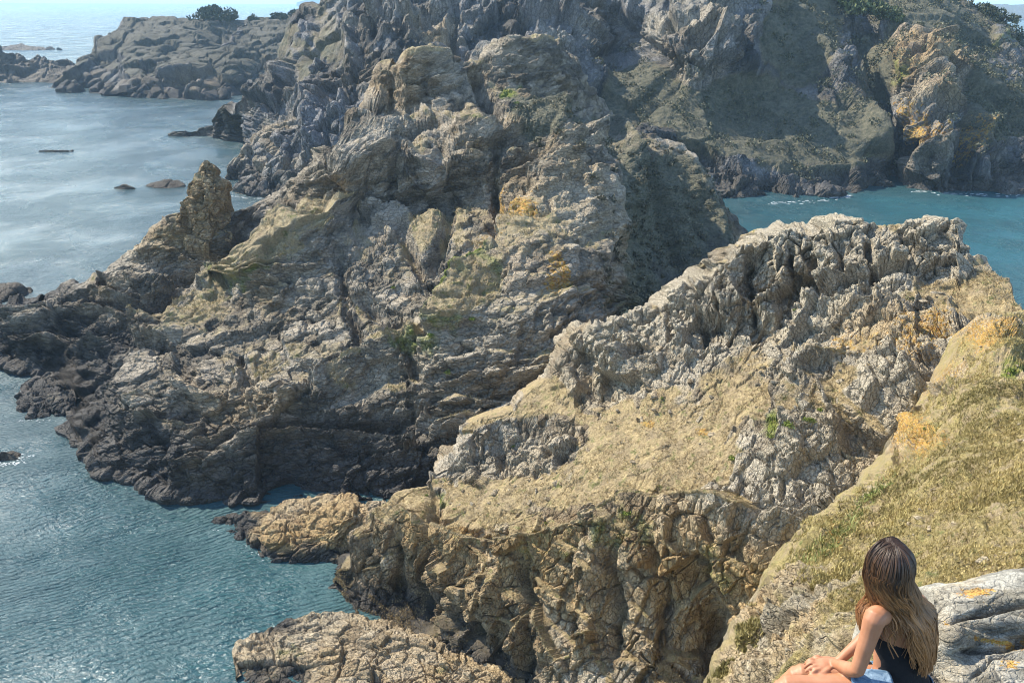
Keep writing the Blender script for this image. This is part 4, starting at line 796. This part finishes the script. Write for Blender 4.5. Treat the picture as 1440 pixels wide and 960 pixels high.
for i in range(2300):
    phi = rng.normal() * .95
    if abs(phi) > 2.0: phi = rng.uniform(-1.9, 1.9)
    wav_amp = .012 + .008 * rng.random()
    if phi > 1.35: ln = .30 + .08 * rng.random()
    elif phi > .15:
        if rng.random() < .3 and i > 900: continue
        ln = .15 + .13 * rng.random() ** 1.5 + (.14 if rng.random() < .07 else 0)
    elif phi > -.15: ln = .33 + .15 * rng.random()
    else: ln = .42 + .12 * rng.random() ** .6
    cl_ = round(phi * 7) / 7            # locks that wave together
    lock(phi * .75 + cl_ * .25, .003 + .020 * rng.random() ** 1.5, ln, .0021 + .0017 * rng.random(), 2.2 + .5 * math.sin(cl_ * 9), cl_ * 11 + rng.normal() * .22, rng.normal() * .22 + .22 * math.sin(cl_ * 23))
me = bpy.data.meshes.new('hair'); me.from_pydata([tuple(v) for v in V_], [], Fc); col_attr(me, 'hc', np.array(Cc))
for p_ in me.polygons: p_.use_smooth = True
hair = link('hair', me, HAIR, person)
bm = bmesh.new(); secs = []
for k in range(12):
    th = R(3 + k * 11); secs.append((hc + UZ * .110 * math.cos(th) - HF * .008, HL * (.084 * math.sin(th) + .002), HF * (.094 * math.sin(th) + .002) * (1 if k < 4 else 1)))
loft(bm, [(c - HF * (.012 * i_ / 3 if i_ < 3 else .016), a, b * .93) for i_, (c, a, b) in enumerate(secs[:8])], 24)
me = bpy.data.meshes.new('scalp_hair'); bm.to_mesh(me); bm.free(); col_attr(me, 'hc', np.tile([.03, .018, .01, 1], (len(me.vertices), 1))); link('scalp_hair', me, HAIR, hair)

# ------------------------------------------------------------------ plants, stones, trees, foam
def prep(g):
    a = slice(g.front, g.front + g.nv)
    g.FQ = g.Q[a]; g.FN = g.Nn[a]; g.FM = g.mask[a]
    g.pu, g.pv = project(g.FQ.reshape(-1, 3)); g.pu = g.pu.reshape(g.FQ.shape[:2]); g.pv = g.pv.reshape(g.FQ.shape[:2])
for g in (g1, g2, g3, g4, g6, g7): prep(g)
def spot(g, u, v):
    d = (g.pu - u) ** 2 + (g.pv - v) ** 2; i = np.unravel_index(np.argmin(d), d.shape)
    return Vector(g.FQ[i]), Vector(g.FN[i])
LEAF, lnt, lb = simple('foliage', (.1, .12, .03), .7)
at_ = lnt.nodes.new('ShaderNodeAttribute'); at_.attribute_name = 'hc'; lnt.links.new(at_.outputs['Color'], lb.inputs['Base Color'])
BARK, _, _ = simple('bark', (.09, .07, .05), .9)
def leaf_mesh(name, n, size, fn, cols, seed, up_bias=.3):
    """n small four-cornered leaves at the places given by fn(rng), each bent along its middle"""
    r = np.random.default_rng(seed); c = fn(r, n)
    d = r.normal(size=(n, 3)); d[:, 2] = np.abs(d[:, 2]) + up_bias; d /= np.linalg.norm(d, axis=1, keepdims=True)
    s = np.cross(d, r.normal(size=(n, 3))); s /= np.linalg.norm(s, axis=1, keepdims=True)
    L_ = size * (.6 + .8 * r.random((n, 1)))
    v = np.stack([c, c + d * L_ * .5 + s * L_ * .3, c + d * L_, c + d * L_ * .5 - s * L_ * .3], 1)
    me = np_mesh(name, v.reshape(-1, 3), np.arange(n * 4).reshape(n, 4))
    cl = np.array(cols); k = r.random((n, 1)); cc = cl[0] * (1 - k) + cl[1] * k; cc = np.c_[cc * (.75 + .5 * r.random((n, 1))), np.ones(n)]
    col_attr(me, 'hc', np.repeat(cc, 4, 0)); return me
# turf tufts: thousands of short blades on the slope at the viewer's feet and on the saddle of the ridge
def tufts(name, g, n, size, seed, cols, umin=0, blades=4, thr=.5, wgt=None, i0=4):
    r = np.random.default_rng(seed); nr, nc = g.FM.shape
    i = r.integers(i0, nr - 2, n * 4); j = r.integers(2, nc - 2, n * 4)
    cl = fbm(g.FQ[i, j], .9 if size < .2 else 2.5, 61, 3)
    ok = (g.FM[i, j] > thr) & (cl + r.normal(size=len(i)) * .15 > -.05) & (g.pu[i, j] < 1460) & (g.pv[i, j] < 975)
    if wgt is not None: ok &= wgt(g.pu[i, j], g.pv[i, j], r)
    i, j = i[ok][:n], j[ok][:n]; c = g.FQ[i, j]; m = len(c)
    c = np.repeat(c, blades, 0) + r.normal(size=(m * blades, 3)) * size * .3
    d = r.normal(size=(m * blades, 3)) * .55; d[:, 2] = 1; d /= np.linalg.norm(d, axis=1, keepdims=True)
    s = np.cross(d, r.normal(size=d.shape)); s /= np.linalg.norm(s, axis=1, keepdims=True)
    L_ = size * (.5 + r.random((len(c), 1)))
    v = np.stack([c - s * L_ * .12 - d * L_ * .2, c + s * L_ * .12 - d * L_ * .2, c + d * L_ + s * L_ * .25], 1)
    me = np_mesh(name, v.reshape(-1, 3), np.arange(len(c) * 3).reshape(-1, 3))
    k = np.clip(.5 + fbm(c, 3., 9, 2) * .8 + r.normal(size=len(c)) * .25, 0, 1)[:, None]
    cc = np.array(cols[0]) * (1 - k) + np.array(cols[1]) * k
    col_attr(me, 'hc', np.repeat(np.c_[cc * (.7 + .6 * r.random((len(c), 1))), np.ones(len(c))], 3, 0))
    link(name, me, LEAF)['kind'] = 'stuff'
tufts('turf', g2, 42000, .042, 5, [(.18, .145, .05), (.44, .35, .15)], wgt=lambda u, v, r: v < 860)
tufts('slope_grass', g2, 42000, .075, 15, [(.18, .145, .05), (.46, .36, .15)], wgt=lambda u, v, r: (v < 720) & (r.random(len(v)) < .8))
tufts('edge_grass', g2, 16000, .085, 16, [(.17, .145, .05), (.42, .34, .14)], i0=340, thr=.3)
tufts('dry_grass', g1, 30000, .12, 6, [(.22, .16, .075), (.46, .36, .19)])
tufts('ledge_grass', g3, 22000, .26, 7, [(.20, .16, .07), (.42, .34, .17)])
tufts('grass', g2, 9000, .13, 8, [(.10, .14, .03), (.24, .26, .09)], thr=-1, wgt=lambda u, v, r: blobs((u, v), [(1165,762,60,16,-38,1),(1222,704,34,10,-38,1),(1245,680,20,8,-38,1)], None, 0) > .5)
# small green plants in the cracks of the rock: each a thing
def clump(r, n):
    d = r.normal(size=(n, 3)); d /= np.linalg.norm(d, axis=1, keepdims=True); d[:, 2] = np.abs(d[:, 2]) * .6
    lob = r.normal(size=(5, 3)).clip(-1.2, 1.2) * [.15, .15, .04]; return d * (r.random((n, 1)) ** .5) * .28 + lob[r.integers(0, 5, n)]
pm = [leaf_mesh('leafy_plant', 260, .11, clump, [(.06, .10, .02), (.24, .27, .05)], 200 + k) for k in range(4)]
for mm in pm: mm.materials.append(LEAF)
PL = [(g1, 1110, 600, 1., 'largest green plant under the jointed crag, right of the turf saddle'), (g1, 1084, 614, .8, 'green plant at the lower left end of the row under the jointed crag'),
 (g1, 1137, 592, .9, 'green plant right of the largest one under the jointed crag'), (g1, 1152, 577, .6, 'small green plant at the upper right end of the row under the jointed crag'),
 (g1, 1032, 646, .9, 'upright yellow-green plant on the right part of the turf saddle'), (g1, 600, 697, .5, 'small plant on the lowest left knob of the near ridge'),
 (g1, 640, 716, .5, 'small plant below the low crag at the left of the near ridge'), (g1, 770, 735, .7, 'leafy plant at the lip of the rusty cliff, left of its middle'),
 (g1, 882, 724, .8, 'leafy plant hanging at the lip of the rusty cliff near its middle'), (g1, 1003, 788, .6, 'small plant halfway down the rusty cliff at the right'),
 (g1, 1118, 436, .6, 'tiny bright plant at the foot of the tall crag, in its deepest crevice'), (g1, 930, 560, .4, 'tiny plant on the turf saddle below the crag steps'),
 (g1, 722, 627, .5, 'tiny plant among the blocks of the low crag'), (g1, 700, 762, .6, 'leafy plant on the upper left part of the rusty cliff'),
 (g2, 1420, 520, .4, 'bright green cushion plant near the right edge, under the rusty lichen'), (g2, 1352, 700, .16, 'small cushion plant on the turf slope above the woman'),
 (g2, 1300, 604, .3, 'small plant beside the orange lichen at the edge of the turf slope'), (g3, 800, 402, 1.1, 'yellow-green plant on the pale buttress of the dark headland'),
 (g3, 664, 450, 1.3, 'largest green plant on the ribbed ledges of the dark headland'), (g3, 605, 472, 1.2, 'green plant on the left end of the grassy ledge of the dark headland'),
 (g3, 630, 525, 1.1, 'green plant low in the gully of the dark headland'), (g3, 728, 147, 1.4, 'green plant high on the summit slope of the dark headland'), (g3, 552, 404, 1.0, 'small green plant on the dark face left of the ribbed ledges')]
for k, (g, u, v, s_, lb_) in enumerate(PL):
    p_, n_ = spot(g, u, v); o = bpy.data.objects.new('leafy_plant', pm[k % 4]); C.objects.link(o)
    o.location = p_; o.rotation_euler = (0, 0, k * 1.7); o.scale = (s_, s_, s_); tag(o, lb_, 'plant', 'leafy plants on the rocks')
# loose angular stones lying on the slopes: parts of the ground they are bedded in
ROCKS = []
for k in range(6):
    r = np.random.default_rng(300 + k); bm = bmesh.new()
    for _ in range(15): 
        q = r.normal(size=3); q = q / max(abs(q)) * (.7 + .3 * r.random()); bm.verts.new(Vector(q * [1, .75, .5]))
    h = bmesh.ops.convex_hull(bm, input=bm.verts[:]); bmesh.ops.delete(bm, geom=list({x for x in h['geom_interior'] + h['geom_unused'] if isinstance(x, bmesh.types.BMVert)}), context='VERTS')
    bmesh.ops.bevel(bm, geom=bm.edges[:], offset=.06, segments=1, affect='EDGES')
    me = bpy.data.meshes.new('stone'); bm.to_mesh(me); bm.free(); n = len(me.vertices)
    col_attr(me, 'm1', np.tile([0, .25 * r.random(), .35 + .5 * r.random(), .5 + .3 * r.normal()], (n, 1))); col_attr(me, 'm2', np.tile([.1 * r.random(), 0, .3 * r.random(), 0], (n, 1))); ROCKS.append(me)
STONE1 = [m_.copy() for m_ in ROCKS]
for a, b_ in zip(ROCKS, STONE1): a.materials.append(ROCK_NEAR); b_.materials.append(ROCK_SLOPE)
def stones(g, par, meshes, regions, n, smin, smax, seed):
    r = np.random.default_rng(seed); par = bpy.data.objects[par]
    for k in range(n):
        (a, b_, ra, rb) = regions[r.integers(len(regions))]
        t = r.random() * 6.283; q = r.random() ** .5; u, v = a + ra * q * math.cos(t), b_ + rb * q * math.sin(t)
        p_, n_ = spot(g, u, v); s_ = smin + (smax - smin) * r.random() ** 2.5
        o = bpy.data.objects.new('stone', meshes[r.integers(len(meshes))]); C.objects.link(o); o.parent = par
        o.location = p_ + n_ * s_ * .1; o.rotation_euler = (r.normal() * .35, r.normal() * .35, r.random() * 6.3); o.scale = (s_, s_ * (.7 + .5 * r.random()), s_ * (.6 + .6 * r.random()))
stones(g1, 'ridge', ROCKS, [(850,620,180,60),(1000,600,140,70),(1150,500,130,50),(1040,520,120,30),(700,690,100,26),(1250,440,90,50),(930,480,60,30)], 210, .12, .55, 11)
stones(g2, 'hillside', STONE1, [(1150,850,90,80),(1350,720,110,90),(1400,600,60,90),(1280,700,80,60),(1080,900,50,60),(1400,500,50,40)], 150, .03, .13, 12)
# trees and bushes on the skyline
def crown(r, n, rx, ry, rz, lobes=14):
    c = r.normal(size=(lobes, 3)) * [.5, .5, .4]; c[:, 2] -= np.hypot(c[:, 0], c[:, 1]) * .3; c = np.clip(c, -.8, .8); i = r.integers(0, lobes, n)
    d = r.normal(size=(n, 3)); d /= np.linalg.norm(d, axis=1, keepdims=True)
    return (c[i] + d * (.36 + .12 * r.random((n, 1))) * (.6 + .4 * r.random((lobes, 1)))[i]) * [rx, ry, rz]
def tree(u, v, Y, w_, h_, label, seed, name='bush', cat='bush', cols=((.02, .032, .016), (.075, .085, .04)), group=None, n=1500):
    base = Vector(at(u, v, Y)); o = bpy.data.objects.new(name, None); C.objects.link(o); o.location = base; tag(o, label, cat, group)
    me = leaf_mesh('crown', n, max(w_, h_) * .085, lambda r, k: crown(r, k, w_ / 2, w_ / 2, h_ * .62) + [0, 0, h_ * (.36 if cat == 'bush' else .45)], cols, seed); me.materials.append(LEAF); c_ = bpy.data.objects.new('crown', me); C.objects.link(c_); c_.parent = o
    bm = bmesh.new(); 
    tube(bm, [(0, 0, -1.5), (.1 * h_, .05, h_ * .3), (.02, 0, h_ * .7)], [h_ * .05, h_ * .04, h_ * .02], 7)
    for k in range(4): a = k * 1.6 + seed; tube(bm, [(.05 * h_, 0, h_ * .25), (math.cos(a) * w_ * .15, math.sin(a) * w_ * .15, h_ * .45), (math.cos(a) * w_ * .32, math.sin(a) * w_ * .32, h_ * .62)], [h_ * .025, h_ * .018, h_ * .01], 6)
    me = bpy.data.meshes.new('trunk'); bm.to_mesh(me); bm.free(); t_ = bpy.data.objects.new('trunk', me); me.materials.append(BARK); C.objects.link(t_); t_.parent = o
tree(300, 28, 592, 23, 12, 'largest round dark bush on top of the far headland at the left', 1)
tree(326, 30, 592, 12, 6, 'lower dark bush adjoining the right of the largest far bush', 2)
tree(357, 29, 598, 7, 4, 'small lone dark bush right of the two joined far bushes', 3)
tree(392, 27, 598, 14, 3.5, 'low hedge-like bush near the join of the far headland and the cliff', 4)
tree(420, 20, 596, 12, 3.5, 'flat low bush against the top left edge of the big cliff', 5)
for k, (u, v, Y, w_, h_, lb_) in enumerate([(1366,25,330,12,7,'leftmost round-headed tree on the skyline at the upper right'), (1388,34,325,9,8,'tallest dark tree on the skyline at the upper right'), (1406,44,318,9,7,'dark tree lower down the skyline, right of the tallest'),
    (1424,62,310,9,7,'dark tree at the right end of the skyline'), (1436,80,300,8,6,'dark bushy tree cut by the right edge near the top'), (1335,10,335,10,5,'bushy tree where the skyline leaves the top edge'), (1395,75,300,9,5,'bush under the tallest tree on the right slope')]):
    tree(u, v, Y, w_, h_, lb_, 20 + k, 'tree', 'tree')
for k, (u, v, Y, w_, h_, lb_) in enumerate([(1215,16,300,16,7,'broad green bush at the top edge above the grassy spur'), (1186,8,303,9,5,'green bush left of the broad one at the top edge'), (1250,26,296,9,5,'green bush right of the broad one at the top edge')]):
    tree(u, v, Y, w_, h_, lb_, 40 + k, cols=((.035, .055, .02), (.13, .15, .06)))
# heath scrub on the big cliff: low cushions that nobody could count
r = np.random.default_rng(77); pts = []
nr, nc = g4.FM.shape; i = r.integers(6, nr - 2, 16000); j = r.integers(4, nc - 4, 16000)
sc4 = blobs((g4.pu[i, j], g4.pv[i, j]), [(1150,50,80,60,30,1),(1240,70,50,70,20,1),(1400,110,70,90,30,1),(1320,30,90,40,20,1),(1060,170,150,55,14,.5),(900,120,50,40,0,.45),(1230,130,30,60,0,.8)], None, 0)
ok = (r.random(16000) < sc4 * .2) & (g4.pv[i, j] > -5) & (g4.FN[i, j][:, 2] > .15); cc = g4.FQ[i[ok], j[ok]]
cb = leaf_mesh('heath_scrub', len(cc) * 80, .62, lambda rr_, n: np.repeat(cc, 80, 0) + (lambda d: d / np.linalg.norm(d, axis=1, keepdims=True))(rr_.normal(size=(n, 3))) * np.repeat(.9 + 1.5 * rr_.random((len(cc), 1)), 80, 0) * [1, 1, .7], [(.045, .054, .032), (.16, .15, .09)], 78)
cb.materials.append(LEAF); bpy.data.objects.new('heath_scrub', cb); o = bpy.data.objects['heath_scrub']; C.objects.link(o); o['kind'] = 'stuff'
r2 = np.random.default_rng(79); nr, nc = g3.FM.shape; i = r2.integers(6, nr - 2, 30000); j = r2.integers(4, nc - 4, 30000)
ok = (r2.random(30000) < .13 * blobs((g3.pu[i, j], g3.pv[i, j]), [(930,320,80,130,-15,1),(895,400,50,70,0,1),(770,180,50,40,30,.6)], None, 0)); cc3 = g3.FQ[i[ok], j[ok]]
cb = leaf_mesh('heather', len(cc3) * 46, .42, lambda rr_, n: np.repeat(cc3, 46, 0) + (lambda d: d / np.linalg.norm(d, axis=1, keepdims=True))(rr_.normal(size=(n, 3))) * np.repeat(.3 + .6 * rr_.random((len(cc3), 1)), 46, 0) * [1, 1, .7], [(.05, .055, .034), (.18, .155, .10)], 80)
cb.materials.append(LEAF); bpy.data.objects.new('heather', cb); o = bpy.data.objects['heather']; C.objects.link(o); o['kind'] = 'stuff'
# foam where the swell meets the rock: ragged flecks lying on the water
FOAM, _, _ = simple('foam', (.75, .80, .80), .7)
r = np.random.default_rng(90); bm = bmesh.new()
def foam(line, n, spread, size):
    line = np.array(line, float)
    for _ in range(n):
        t = r.random() * (len(line) - 1); q = line[int(t)] * (1 - t % 1) + line[int(t) + 1] * (t % 1)
        u, v = q[0] + r.normal() * spread, q[1] + abs(r.normal()) * spread * .35
        p_ = at(u, v, yw(u, v, .03)); a, b_ = size * (.3 + r.random()), size * (.12 + .25 * r.random()); m = 7
        bm.faces.new([bm.verts.new(Vector((p_[0] + a * math.cos(6.283 * k / m) * (.6 + .6 * r.random()), p_[1] + b_ * math.sin(6.283 * k / m) * (.6 + .6 * r.random()), .03 + .004 * r.random()))) for k in range(m)])
foam([(1080,284),(1110,284),(1180,279),(1195,274)], 46, 5, .55); foam([(1285,268),(1330,271),(1420,273),(1445,268)], 60, 5, .6); foam([(1160,276),(1192,274)], 60, 4, .7)
foam([(150,668),(200,682),(236,694)], 60, 7, .13); foam([(28,590),(90,590),(108,612)], 20, 5, .12); foam([(0,514),(40,517)], 30, 5, .2); foam([(-5,652),(22,648),(38,636)], 70, 7, .15)
foam([(300,742),(360,775),(370,790)], 20, 4, .08); foam([(322,275),(400,280)], 30, 4, .4); foam([(0,436),(36,418)], 14, 4, .25)
me = bpy.data.meshes.new('foam'); bm.to_mesh(me); bm.free(); link('foam', me, FOAM)['kind'] = 'stuff'

# ------------------------------------------------------------------ the air between here and the far cliffs
if True:
    hz = bpy.data.materials.new('sea_haze'); hz.use_nodes = True; t = hz.node_tree
    for n in list(t.nodes):
        if n.type == 'BSDF_PRINCIPLED': t.nodes.remove(n)
    pv = t.nodes.new('ShaderNodeVolumePrincipled'); pv.inputs['Color'].default_value = (.52, .78, 1, 1)
    pv.inputs['Density'].default_value = HAZE; pv.inputs['Anisotropy'].default_value = 0
    t.links.new(pv.outputs[0], t.nodes['Material Output'].inputs['Volume'])
    bm = bmesh.new(); bmesh.ops.create_cube(bm, size=1)
    for v in bm.verts: v.co = Vector((v.co.x * 46000, v.co.y * 46000, -6 if v.co.z < 0 else 135))
    me = bpy.data.meshes.new('haze'); bm.to_mesh(me); bm.free(); link('haze', me, hz)['kind'] = 'stuff'
